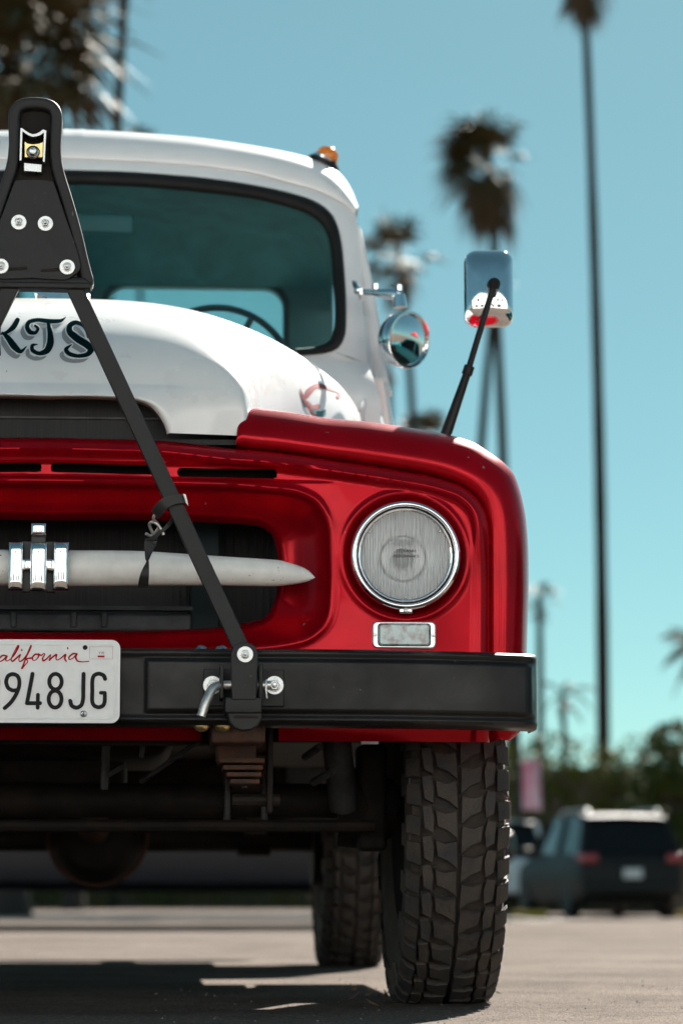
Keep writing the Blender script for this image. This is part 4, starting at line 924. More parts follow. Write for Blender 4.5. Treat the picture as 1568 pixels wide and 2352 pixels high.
# ---- wheels
def tyre_mesh(rad, wid):
    """carcass and tread blocks, axis along X, centre at origin"""
    g = MB(); hw = wid / 2
    crown = lambda u: rad - 0.013 - 0.018 * abs(u / hw) ** 3
    prof = [(-hw * 0.80, rad * 0.56), (-hw * 0.98, rad * 0.66), (-hw * 1.03, rad * 0.78), (-hw * 0.99, rad * 0.88), (-hw * 0.93, rad * 0.935)] + [(u * hw, crown(u * hw)) for u in np.linspace(-0.86, 0.86, 11)] + [(hw * 0.93, rad * 0.935), (hw * 0.99, rad * 0.88), (hw * 1.03, rad * 0.78), (hw * 0.98, rad * 0.66), (hw * 0.80, rad * 0.56)]
    N = 72; rows = []
    for i in range(N + 1):
        a = 2 * math.pi * i / N; rows.append([(x, r * math.sin(a), r * math.cos(a)) for x, r in prof])
    g.grid(rows); g.cur = 1
    def pt(u, v, h):      # u lateral (m), v along the circumference (m), h height
        a = v / rad; au = abs(u)
        if au <= hw * 0.90: r = rad - 0.006 * (au / hw) ** 3 + h - 0.0
        else: r = rad - 0.006 * 0.73 - (au - hw * 0.90) * 1.5 + h
        uu = u
        return (uu, r * math.sin(a), r * math.cos(a))
    def block(poly, hgt=0.0, base=-0.016):
        n = len(poly); P = np.array(poly); c = P.mean(0); T = c + (P - c) * 0.96
        v = [pt(u, w_, base) for u, w_ in P] + [pt(u, w_, -0.0015 + hgt) for u, w_ in P] + [pt(u, w_, 0.0 + hgt) for u, w_ in T]
        f = []
        for l in range(2):
            for k in range(n):
                k2 = (k + 1) % n; f.append((l * n + k, l * n + k2, (l + 1) * n + k2, (l + 1) * n + k))
        f.append(tuple(2 * n + k for k in range(n))); g.add(v, f)
    C = 2 * math.pi * rad; nb = 42; pch = C / nb
    for k in range(nb):
        v0 = k * pch
        for s in (-1, 1):
            o = 0.5 * pch * (s > 0)
            def q(u, w_): return (s * u * hw, v0 + o + w_ * pch)
            block([q(0.03, -0.38), q(0.22, -0.12), q(0.44, 0.04), q(0.48, 0.58), q(0.29, 0.46), q(0.05, 0.54)])
            block([q(0.53, -0.20), q(0.70, -0.04), q(0.75, 0.70), q(0.57, 0.74), q(0.51, 0.34)])
            if k % 2 == 0:
                block([q(0.76, -0.30), q(0.98, -0.20), q(1.04, -0.18), q(1.04, 0.52), q(0.96, 0.52), q(0.78, 0.48)])
                block([q(0.79, 0.70), q(0.92, 0.76), q(1.05, 0.78), q(1.05, 1.42), q(0.93, 1.42), q(0.77, 1.34)], -0.002)
    for k in range(nb // 2):
        for s in (-1, 1):      # side biters
            a0 = (k * 2 + 0.2) * pch / rad; a1 = a0 + 0.9 * pch / rad
            v = []
            for r_, x_ in ((rad * 0.93, 0.945), (rad * 0.80, 1.045)):
                for aa in (a0, a1):
                    v += [(s * hw * x_, r_ * math.sin(aa), r_ * math.cos(aa)), (s * (hw * x_ + 0.005), r_ * math.sin(aa), r_ * math.cos(aa))]
            g.add(v, [(1, 3, 7, 5), (0, 1, 5, 4), (2, 6, 7, 3), (0, 2, 3, 1), (4, 5, 7, 6)])
    return g
def wheel(cx, cy, rad, wid, spin):
    T = Matrix.Translation((cx, cy, rad - 0.011)) @ rot('X', spin)
    mb = MB(); s = 1 if cx > 0 else -1
    A = Matrix.Translation((cx, cy, rad - 0.006)) @ Matrix(((0, 0, s, 0), (1, 0, 0, 0), (0, s, 0, 0), (0, 0, 0, 1)))
    mb.lathe([(rad * 0.58, -wid * 0.42), (rad * 0.57, -wid * 0.36), (rad * 0.52, -wid * 0.30), (rad * 0.52, wid * 0.30), (rad * 0.57, wid * 0.36), (rad * 0.59, wid * 0.42), (rad * 0.55, wid * 0.40), (rad * 0.50, wid * 0.22), (rad * 0.35, wid * 0.10), (rad * 0.22, wid * 0.16), (0.02, wid * 0.16)], A, 40)
    wh = mb.build('wheel', STEELWHEEL, truck, angle=40)
    g = tyre_mesh(rad, wid); g.v = [(lambda q: (q.x + (0.05 * (0.06 - q.z) * (1 if q.x > cx else -1) if q.z < 0.06 else 0), q.y, max(q.z, 0.0012)))(T @ Vector(p)) for p in g.v]
    g.build('tyre', [TYREGROOVE, TYRE], wh, angle=28)
    hb = MB(); hb.lathe([(0.062, wid * 0.14), (0.060, wid * 0.40), (0.052, wid * 0.46), (0.050, wid * 0.60), (0.043, wid * 0.64), (0.001, wid * 0.645)], A, 24); hub = hb.build('hub', BLACK, wh)
    for k in range(5):
        a = 2 * math.pi * k / 5; nb_ = MB(); nb_.lathe([(0.012, 0), (0.012, 0.018), (0.007, 0.022), (0.0005, 0.022)], A @ Matrix.Translation((rad * 0.22 * math.cos(a), rad * 0.22 * math.sin(a), wid * 0.15)), 6); nb_.build('lug_nut', STEEL, wh)
STEELWHEEL = mat('steel_wheel', (0.008, 0.008, 0.008), 0.9, spec=0.05)
for s in (1, -1):
    wheel(s * 0.806, 0.55, 0.392, 0.195, 0 if s > 0 else 4)
    wheel(s * 0.815, 3.47, 0.392, 0.185, 7 if s > 0 else 2)

# ---- undercarriage
mb = MB(); mb.box((0.40, 2.35, 0.60), (0.055, 4.9, 0.11)); both(mb, 'frame_rail', GREASE, truck)
mb = MB(); mb.tube([(-0.72, 0.55, 0.415), (0.72, 0.55, 0.415)], 0.036, 20); mb.lathe([(0.0005, -0.11), (0.09, -0.09), (0.125, -0.02), (0.125, 0.03), (0.09, 0.09), (0.0005, 0.11)], Matrix.Translation((-0.30, 0.55, 0.42)) @ rot('X', 90), 24); fa = mb.build('front_axle', GREASE, truck)
mb = MB(); mb.tube([(-0.66, 0.42, 0.36), (0.66, 0.42, 0.36)], 0.013, 10); mb.build('tie_rod', GREASE, fa)
for s in (1, -1):
    mb = MB(); mb.lathe([(0.08, -0.05), (0.085, 0), (0.06, 0.07)], Matrix.Translation((s * 0.64, 0.55, 0.40)) @ rot('Y', s * 90), 20); mb.box((s * 0.66, 0.52, 0.42), (0.06, 0.10, 0.22), bev=0.012); mb.build('steering_knuckle', GREASE, fa)
    sp = MB()
    for l, (half, dz) in enumerate(((0.50, 0), (0.44, -0.011), (0.36, -0.022), (0.28, -0.033), (0.2, -0.044))):
        sp.grid([[(s * 0.40 + dx, 0.55 + t * half, 0.475 + dz + 0.075 * (t * half / 0.5) ** 2 + h_) for dx, h_ in ((-0.03, 0), (0.03, 0), (0.03, 0.009), (-0.03, 0.009), (-0.03, 0))] for t in np.linspace(-1, 1, 15)])
    lf = sp.build('leaf_spring', RUST, truck, angle=30)
    for dy in (-0.045, 0.045):
        ub = MB(); ub.tube([(s * 0.40 - 0.038, 0.55 + dy, 0.36), (s * 0.40 - 0.038, 0.55 + dy, 0.50), (s * 0.40, 0.55 + dy, 0.52), (s * 0.40 + 0.038, 0.55 + dy, 0.50), (s * 0.40 + 0.038, 0.55 + dy, 0.36)], 0.007, 8); ub.build('u_bolt', DULL, lf)
    hz = MB(); q = at(490, 1700, 0.02)
    hz.box((s * 0.365, -0.02, 0.525), (0.10, 0.24, 0.05), bev=0.006); hz.box((s * 0.365, 0.03, 0.50), (0.075, 0.10, 0.07), bev=0.01)
    for k in range(4): hz.box((s * (0.375 + 0.002 * k), 0.03, 0.472 - 0.013 * k), (0.085 - 0.01 * k, 0.14, 0.009), bev=0.002)
    hz.build('spring_hanger', RUST, truck)
    sh = MB(); sh.box((s * 0.43, 0.05, 0.46), (0.012, 0.05, 0.17), bev=0.004); sh.tube([(s * 0.36, 0.05, 0.40), (s * 0.45, 0.05, 0.40)], 0.012, 10); sh.build('shackle', GREASE, truck)
    db = MB(); p = at(430, 1760, 0.1); db.tube([at(325, 1795, 0.35) if s > 0 else at(-160, 1795, 0.35), at(460, 1700, 0.1) if s > 0 else at(-290, 1700, 0.1)], 0.005, 8); db.build('brake_pipe', DULL, truck)
    sk = MB(); sk.tube([(s * 0.56, 0.30, 0.62), (s * 0.60, 0.45, 0.40)], [0.022, 0.022], 12); sk.tube([(s * 0.575, 0.35, 0.55), (s * 0.60, 0.45, 0.40)], 0.03, 14); sk.build('shock_absorber', DULL, truck)
mb = MB(); mb.box((0, 0.9, 0.50), (0.30, 0.55, 0.16), bev=0.04); mb.box((0, 0.45, 0.62), (0.8, 0.10, 0.08), bev=0.01); mb.build('oil_pan', GREASE, truck)
mb = MB(); mb.box((0, 1.6, 0.55), (0.26, 0.8, 0.22), bev=0.06); mb.tube([(0.03, 2.0, 0.50), (0.04, 3.35, 0.42)], 0.03, 12); mb.build('gearbox', GREASE, truck)
mb = MB(); mb.tube([at(245, 1690, 0.3), at(240, 1812, 0.32)], 0.009, 8); mb.build('hose', DULL, truck)
mb = MB(); mb.tube([at(330, 1700, 0.3), at(325, 1740, 0.3)], 0.005, 8); mb.build('hose', DULL, truck)
mb = MB(); mb.tube([at(250, 1780, 0.3), at(285, 1760, 0.28)], 0.005, 8); mb.build('hose', DULL, truck)
mb = MB(); mb.tube([at(700, 1740, 0.35), at(735, 1715, 0.30)], 0.008, 8); mb.build('linkage', DULL, truck)
mb = MB(); mb.tube([at(718, 1798, 0.35), at(765, 1770, 0.30)], 0.008, 8); mb.build('linkage', DULL, truck)
mb = MB(); mb.tube([at(560, 1770, 0.25), at(562, 1810, 0.25)], 0.006, 8); mb.build('linkage', DULL, truck)
mb = MB(); mb.tube([(-0.76, 3.47, 0.39), (0.76, 3.47, 0.39)], 0.042, 18); mb.lathe([(0.0005, -0.13), (0.10, -0.11), (0.148, -0.03), (0.148, 0.03), (0.10, 0.11), (0.0005, 0.13)], Matrix.Translation((0.04, 3.47, 0.395)) @ rot('X', 90), 32); ra = mb.build('rear_axle', GREASE, truck)
mb = MB(); torus(mb, 0.15, 0.007, Matrix.Translation((0.04, 3.42, 0.395)) @ rot('X', 90), 40, 8); mb.build('housing_rim', RUST, ra)
mb = MB(); mb.lathe([(0.05, 0), (0.045, 0.1), (0.03, 0.12)], place((0.03, 3.33, 0.42)), 20); mb.build('pinion', RUST, ra)
for s in (1, -1):
    sp = MB()
    for l, (half, dz) in enumerate(((0.62, 0), (0.5, -0.012), (0.4, -0.024), (0.3, -0.036))):
        sp.grid([[(s * 0.52 + dx, 3.47 + t * half, 0.43 + dz + 0.10 * (t * half / 0.62) ** 2 + h_) for dx, h_ in ((-0.032, 0), (0.032, 0), (0.032, 0.010), (-0.032, 0.010), (-0.032, 0))] for t in np.linspace(-1, 1, 15)])
    lf = sp.build('leaf_spring', GREASE, truck, angle=30)
    bl = MB(); bl.box((s * 0.52, 3.47, 0.345), (0.10, 0.16, 0.02), bev=0.004); bl.build('spring_plate', GREASE, lf)
    bd = MB(); bd.lathe([(0.15, 0), (0.15, 0.05), (0.09, 0.06)], Matrix.Translation((s * 0.70, 3.47, 0.39)) @ rot('Y', s * 90), 30); bd.build('brake_drum', GREASE, ra)
mb = MB(); mb.tube([(-0.28, 1.2, 0.42), (-0.30, 2.2, 0.40), (-0.32, 3.0, 0.44), (-0.34, 4.3, 0.46)], 0.025, 12); mb.tube([(-0.30, 2.2, 0.41), (-0.31, 2.8, 0.42)], 0.07, 16); mb.build('exhaust', GREASE, truck)
mb = MB(); mb.box((0, 4.15, 0.55), (1.25, 0.5, 0.26), bev=0.03); mb.build('fuel_tank', GREASE, truck)
mb = MB(); mb.box((0, 2.0, 0.545), (0.9, 0.08, 0.14)); mb.build('crossmember', GREASE, truck)
mb = MB(); mb.box((0, 2.9, 0.57), (0.8, 0.08, 0.12)); mb.build('crossmember', GREASE, truck)
mb = MB(); mb.box((0, 0.15, 0.56), (0.76, 0.07, 0.10)); mb.build('crossmember', GREASE, truck)
mb = MB(); mb.box((0, 0.80, 0.70), (0.50, 0.75, 0.40), bev=0.05); mb.build('engine_block', GREASE, truck)
# running boards and bed
mb = MB(); mb.box((0.83, 1.70, 0.47), (0.26, 1.15, 0.045), bev=0.012); both(mb, 'running_board', BLACK, truck)
mb = MB(); mb.box((0, 3.55, 0.70), (1.30, 2.20, 0.05)); mb.box((0, 2.52, 0.95), (1.34, 0.04, 0.52)); mb.box((0, 4.64, 0.93), (1.34, 0.04, 0.50))
mb.box((0.665, 3.58, 0.95), (0.035, 2.16, 0.52)); mb.box((-0.665, 3.58, 0.95), (0.035, 2.16, 0.52)); mb.build('cargo_bed', CABWHITE, truck)
mb = MB(); rows = []
for x_, f_ in ((0.685, 0.0), (0.78, 0.0), (0.88, 0.03), (0.935, 0.08), (0.95, 0.13)):
    rows.append([(x_, 3.47 + (0.52 - f_ * 0.5) * math.cos(a), 0.40 + (0.56 - f_) * math.sin(a)) for a in np.linspace(R(20), R(160), 40)])
mb.grid(rows); both(mb, 'rear_fender', RED, truck, angle=60)
mb = MB(); mb.grid([[(x_, 3.47 + 0.50 * math.cos(a), 0.40 + 0.53 * math.sin(a)) for a in np.linspace(R(0), R(180), 30)] for x_ in (0.60, 0.75, 0.87)]); both(mb, 'rear_wheel_well', GREASE, truck, angle=60)
mb = MB(); mb.box((0, 4.80, 0.55), (1.6, 0.05, 0.14), bev=0.012); mb.build('rear_bumper', BLACK, truck)

# ================================================================== tow bar
tow = tag(empty('tow_bar', (0, -0.24, 0)), 'black folding tow bar standing upright before the truck grille', 'tow bar')
tow.location = (0, 0, 0)
YT = -0.285
outl = [(79, 222), (105, 225), (125, 234), (136, 248), (141, 266), (140, 300), (139, 335), (142, 370), (150, 402), (164, 445), (178, 490), (192, 540), (203, 585), (213, 622), (218, 640), (215, 652), (203, 659), (170, 661), (79, 659)]
def tow_xz(pts, Y, n=5, cx=79):
    c = catmull(pts, n); q = xz(c, Y); q[:, 0] -= np.array([at(cx, y_, Y).x for _, y_ in c]); q[0, 0] = 0; q[-1, 0] = 0
    return q
cq = tow_xz(outl, YT)
def loop(q):
    l = q[::-1][1:-1].copy(); l[:, 0] *= -1; return np.vstack([q, l])
XO = at(79, 440, YT).x
# flanged cover: outer wall, rolled lip, recessed web
def inset(q, d):
    P = loop(q); nx = np.roll(P, -1, 0) - np.roll(P, 1, 0); nx /= np.linalg.norm(nx, axis=1)[:, None]; nn = np.stack([nx[:, 1], -nx[:, 0]], 1)
    c = P.mean(0); 
    if ((P + nn * 0.001 - c) ** 2).sum() > ((P - c) ** 2).sum(): nn = -nn
    return P + nn * d
rings = []
for d, Y in ((0.0, YT + 0.045), (0.0, YT + 0.004), (0.0012, YT + 0.001), (0.004, YT), (0.017, YT), (0.020, YT + 0.002), (0.0215, YT + 0.006), (0.0235, YT + 0.020)):
    P = inset(cq, d); rings.append([(x + XO, Y, z) for x, z in P])
mb = MB(); mb.grid(rings, close=True); cover = mb.build('coupler_cover', POWDER, tow, angle=40)
web = [(79, 413), (118, 416), (126, 425), (142, 470), (160, 520), (178, 570), (188, 605), (186, 622), (172, 634), (150, 644), (79, 640)]
wq = tow_xz(web, YT)
mb = MB(); P = loop(wq); mb.prism([(p[0] + XO, p[1]) for p in P], YT - 0.004, YT + 0.004, chamfer=0.001); webo = mb.build('web_plate', POWDER, tow, angle=30)
mb = MB(); P = inset(cq, 0.020); mb.prism([(p[0] + XO, p[1]) for p in P], YT + 0.017, YT + 0.022); mb.build('cover_back', GREASE, tow, angle=30)
# mounting foot under the cover
a, c = at(-58, 640, YT), at(214, 668, YT); mb = MB(); mb.box((XO, YT + 0.012, at(79, 655, YT).z), (2 * (at(213, 655, YT).x - at(79, 655, YT).x), 0.03, 0.012), bev=0.003); mb.build('foot_rail', POWDER, tow)
x79 = 0.0
for xx, yy, r in ((44, 511, 0.0062), (105, 514, 0.0062), (3, 612, 0.0066), (155, 614, 0.0066)):
    p = at(xx, yy, YT - 0.004); hexbolt('bolt', (p.x - x79, YT - 0.004, p.z), r, tow, washer=0.0145)
for x0, x1, yy in ((95, 138, 620), (20, 63, 617)):
    a, c = at(x0, yy + 3, YT), at(x1, yy, YT); mb = MB(); rr_ = 0.0028
    mb.prism([(x - x79, z) for x, z in ((a.x, a.z - rr_), (c.x, c.z - rr_), (c.x, c.z + rr_), (a.x, a.z + rr_))], YT - 0.0052, YT - 0.0035); mb.build('slot', GREASE, webo)
# latch: steel saddle, yellow nut plate, bolt
def tq(x, y, Y): q = at(x, y, Y); return (q.x - x79, q.z)
mb = MB()
lat = [(46, 372), (48, 297), (52, 297), (60, 303), (68, 308), (76, 311), (84, 310), (92, 306), (100, 300), (108, 303), (104, 376), (99, 374), (102, 308), (94, 314), (85, 317), (76, 318), (67, 315), (59, 310), (53, 305), (51, 372)]
mb.prism([tq(x, y, YT) for x, y in lat], YT - 0.010, YT + 0.016, chamfer=0.0006); mb.build('latch_saddle', STEEL, tow, angle=20)
mb = MB(); mb.prism([tq(x, y, YT) for x, y in ((57, 362), (57, 325), (64, 329), (76, 331), (88, 330), (100, 326), (99, 362))], YT - 0.001, YT + 0.006, chamfer=0.001); np_ = mb.build('nut_plate', BRASS, tow, angle=20)
p = tq(77, 351, YT); T = place((p[0], YT - 0.001, p[1])); mb = MB(); mb.lathe([(0.0125, 0), (0.0125, 0.004), (0.010, 0.007)], T, 24); mb.lathe([(0.0095, 0.005), (0.0095, 0.013), (0.006, 0.017), (0.0004, 0.018)], T, 24); mb.build('bolt', STEEL, np_)
mb = MB(); mb.prism([tq(x, y, YT) for x, y in ((55, 374), (98, 378), (97, 398), (55, 395))], YT - 0.004, YT + 0.008, chamfer=0.002); mb.build('latch_tongue', STEEL, tow, angle=20)
# arms
LT = [at(151, 655, YT), at(188, 655, YT)]; LB = [at(527, 1480, YT), at(573, 1476, YT)]
aT = (LT[0] + LT[1]) / 2; aB = (LB[0] + LB[1]) / 2
armw = 0.5 * ((LT[1] - LT[0]).x + (LB[1] - LB[0]).x) * abs((aT - aB).normalized().z)
def arm_mesh():
    d = (aT - aB).normalized(); n_ = Vector((d.z, 0, -d.x)); mb = MB()
    A = aB - d * 0.02; Bq = aT + d * 0.06
    poly = [(A + n_ * armw / 2), (Bq + n_ * armw / 2), (Bq - n_ * armw / 2), (A - n_ * armw / 2)]
    mb.prism([(q.x, q.z) for q in poly], YT + 0.004, YT + 0.022, chamfer=0.0022); return mb
both(arm_mesh(), 'arm', POWDER, tow, angle=30)
# bumper brackets with pins
for s in (1, -1):
    YK = -0.262
    def X(x, y, Y=YK): q = at(x, y, Y); return q
    br = MB(); a, c = X(468, 1537, -0.212), X(652, 1622, -0.212); br.prism([(s * x, z) for x, z in ((a.x, c.z), (c.x, c.z), (c.x, a.z), (a.x, a.z))], -0.203, -0.210, chamfer=0.0015); brk = br.build('bumper_bracket', POWDER, tow, angle=25)
    for x0, x1 in ((505, 513), (593, 603)):
        e = MB(); a, c = X(x0, 1528), X(x1, 1606); e.box((s * (a.x + c.x) / 2, -0.245, (a.z + c.z) / 2), (c.x - a.x, 0.075, a.z - c.z), bev=0.002); e.build('ear', POWDER, brk)
    lo = MB(); a, c = X(516, 1604), X(600, 1640); lo.box((s * (a.x + c.x) / 2, -0.250, (a.z + c.z) / 2), (c.x - a.x, 0.085, a.z - c.z), bev=0.003)
    hk = [(520, 1634), (600, 1634), (601, 1652), (592, 1668), (578, 1678), (555, 1681), (537, 1674), (525, 1660)]
    lo.prism([(s * X(x, y).x, X(x, y).z) for x, y in hk], -0.285, -0.262, chamfer=0.003); lo.build('hook', POWDER, brk, angle=25)
    eye = MB(); a, c = X(538, 1643, -0.286), X(592, 1650, -0.286); eye.box((s * (a.x + c.x) / 2, -0.2862, (a.z + c.z) / 2), ((c.x - a.x), 0.001, 0.005), bev=0.0); eye.build('eye_slot', GREASE, brk)
    # swivel plate that the arm is bolted to
    sp = [(533, 1606), (531, 1540), (531, 1500), (536, 1486), (547, 1478), (563, 1475), (578, 1478), (588, 1487), (593, 1500), (591, 1540), (589, 1594), (588, 1606)]
    so = MB(); so.prism([(s * X(x, y, -0.300).x, X(x, y, -0.300).z) for x, y in sp], -0.296, -0.287, chamfer=0.0012); so.tube([(s * X(531, 1580).x, -0.270, X(531, 1574).z), (s * X(591, 1580).x, -0.270, X(591, 1574).z)], 0.021, 20)
    sv = so.build('swivel', POWDER, tow, angle=30)
    p = X(563, 1503, -0.298); hexbolt('bolt', (s * p.x, -0.296, p.z), 0.0065, tow, washer=0.0150)
    for xx in (488, 630):
        p = X(xx, 1574, -0.211); hexbolt('bolt', (s * p.x, -0.210, p.z), 0.0095, tow, washer=0.0175)
    pn = MB(); pin = [(X(462, 1646, -0.300)), X(472, 1614, -0.296), X(484, 1588, -0.288), X(492, 1579, -0.282), X(503, 1575, -0.275), X(520, 1574, -0.270), X(560, 1574, -0.270), X(622, 1574, -0.270)]
    pc_ = [Vector(p_) for p_ in catmull([tuple(p_) for p_ in pin], 5)]
    pn.tube([(s * p_.x, p_.y, p_.z) for p_ in pc_], 0.0083, 16); po = pn.build('pin', PALESTEEL, tow, angle=50)
    cl_ = MB(); cl_.tube([(s * X(612, 1563, -0.28).x, -0.281, X(612, 1562).z), (s * X(611, 1585, -0.28).x, -0.285, X(611, 1587).z), (s * X(613, 1604, -0.28).x, -0.283, X(613, 1606).z)], 0.0016, 8); cl_.build('pin_clip', STEEL, po)

# ================================================================== rubber strap with hooks
strap = tag(empty('tie_down_strap'), 'black rubber strap with wire hooks looped round the tow bar arm', 'strap')
KT = 250 / 1367 / 1.7417
def st(x, y): return (550 / 1.7417 + x * KT, 1950 / 1.7417 + y * KT)
def P3(x, y, Y): return at(*st(x, y), Y)
def band(mb, left, right, th=0.003):
    """strap strip between two edges (lists of 3D points)"""
    Lp, Rp = catmull([tuple(p) for p in left], 6), catmull([tuple(p) for p in right], 6); rows = []
    for i in range(len(Lp)):
        l, r = Vector(Lp[i]), Vector(Rp[i]); j = min(i + 1, len(Lp) - 1); k = max(i - 1, 0)
        t = Vector(Lp[j]) - Vector(Lp[k]) + Vector(Rp[j]) - Vector(Rp[k]); n = t.cross(r - l); n = n.normalized() * th / 2 if n.length > 1e-9 else Vector((0, th / 2, 0))
        rows.append([l + n, (l + r) / 2 + n * 1.2, r + n, r - n, (l + r) / 2 - n * 1.2, l - n])
    mb.grid(rows, close=True)
Yf = YT - 0.004
mb = MB()
band(mb, [P3(1040, 160, YT + 0.03), P3(1010, 150, YT + 0.008), P3(960, 150, Yf), P3(800, 165, Yf), P3(600, 215, Yf), P3(470, 300, Yf + 0.002), P3(360, 420, Yf + 0.01), P3(330, 500, Yf + 0.02), P3(350, 570, Yf + 0.03)],
     [P3(1100, 420, YT + 0.03), P3(1080, 380, YT + 0.008), P3(1020, 345, Yf), P3(850, 360, Yf), P3(720, 410, Yf), P3(640, 470, Yf + 0.002), P3(570, 560, Yf + 0.01), P3(500, 650, Yf + 0.02), P3(440, 690, Yf + 0.03)])
mb.build('strap_loop', RUBBER, strap, angle=50)
mb = MB()
Yk = YT + 0.03
band(mb, [P3(780, 640, YT + 0.03), P3(640, 800, Yk), P3(480, 960, Yk), P3(300, 1090, Yk - 0.005), P3(170, 1160, Yk - 0.01)], [P3(800, 730, YT + 0.035), P3(700, 860, Yk + 0.002), P3(560, 980, Yk), P3(450, 1080, Yk - 0.005), P3(430, 1160, Yk - 0.01)])
mb.build('strap_web', RUBBER, strap, angle=50)
mb = MB(); Yd = YT + 0.075
band(mb, [P3(170, 1120, Yd), P3(155, 1220, Yd), P3(165, 1380, Yd), P3(188, 1560, Yd), P3(205, 1640, Yd - 0.006), P3(110, 1800, Yd - 0.004), P3(50, 1950, Yd), P3(10, 2180, Yd + 0.02)],
     [P3(430, 1120, Yd), P3(420, 1240, Yd - 0.002), P3(330, 1400, Yd - 0.006), P3(250, 1560, Yd - 0.008), P3(240, 1640, Yd), P3(252, 1800, Yd), P3(256, 1950, Yd), P3(235, 2190, Yd + 0.02)])
mb.build('strap_tail', RUBBER, strap, angle=50)
for path in ([(410, 560, 0.02), (360, 640, 0.024), (370, 720, 0.03), (430, 780, 0.04), (470, 860, 0.045), (420, 950, 0.05), (340, 1040, 0.055), (260, 1050, 0.05), (190, 1010, 0.045)],
             [(575, 1035, 0.035), (520, 920, 0.035), (430, 800, 0.033), (330, 755, 0.036), (270, 790, 0.04), (280, 880, 0.046), (330, 980, 0.05), (380, 1090, 0.055), (395, 1160, 0.06), (380, 1210, 0.065)]):
    mb = MB(); pts = catmull([tuple(P3(x, y, YT + dy)) for x, y, dy in path], 6); mb.tube([tuple(p) for p in pts], 0.0029, 10); mb.build('wire_hook', PALESTEEL, strap, angle=60)

# ================================================================== background
random.seed(7)
BARK = mat('palm_bark', (0.035, 0.028, 0.024), 0.9, noise=0.4, nscale=1.5, bump=0.6, bscale=4, stretch=(1, 1, 6))
FROND = mat('palm_frond', (0.060, 0.066, 0.022), 0.65, spec=0.2, color2=(0.13, 0.080, 0.038), nscale=1.6)
THATCH = mat('dry_thatch', (0.20, 0.105, 0.045), 0.8, color2=(0.07, 0.045, 0.025), nscale=2.5)
LEAF = mat('hedge_leaf', (0.085, 0.110, 0.015), 0.75, spec=0.15, color2=(0.17, 0.15, 0.022), nscale=1.2)
LEAF2 = mat('tree_leaf', (0.045, 0.070, 0.016), 0.75, spec=0.15, color2=(0.09, 0.10, 0.022), nscale=1.1)
WOOD = mat('tree_bark', (0.11, 0.085, 0.065), 0.9, noise=0.3, nscale=6)
def fan(mb, p, d, size, rng, droop=0.35):
    """fan leaf: petiole and pleated blades"""
    d = d.normalized(); side = d.cross(Vector((0, 0, 1)))
    side = side.normalized() if side.length > 1e-3 else Vector((1, 0, 0)); up = side.cross(d)
    base = p + d * size * 0.9
    o = len(mb.v); w = side * size * 0.025
    mb.add([p - w, p + w, base + w, base - w], [(0, 1, 2, 3)])
    nbl = 12
    for k in range(nbl):
        a = R(-105 + 210 * k / (nbl - 1)); dirv = d * math.cos(a) + side * math.sin(a)
        ln = size * (0.75 + 0.25 * math.cos(a)) * rng.uniform(0.55, 1.25)
        t1 = base + dirv * ln * 0.6 - Vector((0, 0, droop * 0.15 * ln)); t2 = base + dirv * ln - Vector((0, 0, droop * ln))
        wv = dirv.cross(up).normalized() * size * 0.052
        mb.add([base, t1 - wv, t1 + wv, t2], [(0, 1, 2), (1, 3, 2)])
def feather(mb, p, d, size, rng):
    """arching feather leaf"""
    d = d.normalized(); pts = []; q = p.copy(); v = d.copy()
    for k in range(12):
        pts.append(q.copy()); q += v * size / 11; v = (v + Vector((0, 0, -0.16))).normalized()
    side = d.cross(Vector((0, 0, 1))).normalized()
    for k in range(1, 12):
        l = size * 0.22 * math.sin(0.25 + 2.6 * k / 12)
        for s in (-1, 1):
            for h in (0, 0.5):
                c = pts[k - 1].lerp(pts[k], h); t = (pts[k] - pts[k - 1]).normalized()
                e = c + side * s * l * 0.8 + t * l * 0.5 - Vector((0, 0, l * 0.55))
                w = t * size * 0.018
                mb.add([c - w, c + w, e], [(0, 1, 2)])
    mb.tube([tuple(x) for x in pts], [size * 0.02 * (1 - k / 13) for k in range(12)], 4)
def palm(label, base, topp, r0, r1, size, nfr, seed, skirt=0, kind='fan', mid=None, up=1.0, group='palm trees', spread=1.0, wind=0.0):
    rng = random.Random(seed); t = tag(empty('palm_tree', base), label, 'palm tree', group)
    B = Vector(base); T = Vector(topp) - B; M = (Vector(mid) - B) if mid else T * 0.5
    path = [Vector((0, 0, 0)) * (1 - u) ** 2 + 2 * u * (1 - u) * M + u * u * T for u in [k / 25 for k in range(26)]]
    mb = MB(); mb.tube([tuple(p) for p in path], [(r0 * 1.45 if i == 0 else r0 + (r1 - r0) * min(1, i / 25)) * rng.uniform(0.96, 1.04) for i in range(26)], 12); mb.build('trunk', BARK, t)
    cr = MB()
    for k in range(nfr):
        az = k * 2.399 + rng.uniform(-0.3, 0.3); el = rng.uniform(-0.55, 1.25) * up if k > nfr * 0.25 else rng.uniform(0.5, 1.4)
        d = Vector((math.cos(az) * math.cos(el) * spread, math.sin(az) * math.cos(el) * spread, math.sin(el))) + Vector((-wind, 0, -0.25 * wind))
        (fan if kind == 'fan' else feather)(cr, T + Vector((0, 0, rng.uniform(-0.2, 0.15) * size)), d, size * rng.uniform(0.8, 1.15), rng)
    cr.build('crown', FROND, t, angle=None, fix=False)
    if skirt:
        sk = MB()
        for k in range(skirt):
            az = k * 2.399; el = rng.uniform(-1.35, -0.6); h = rng.uniform(0, 1.0)
            d = Vector((math.cos(az) * math.cos(el), math.sin(az) * math.cos(el), math.sin(el)))
            fan(sk, T - Vector((0, 0, h * size * 1.1)), d, size * rng.uniform(0.55, 0.9), rng, 0.7)
        sk.build('dry_skirt', THATCH, t, angle=None, fix=False)
    return t
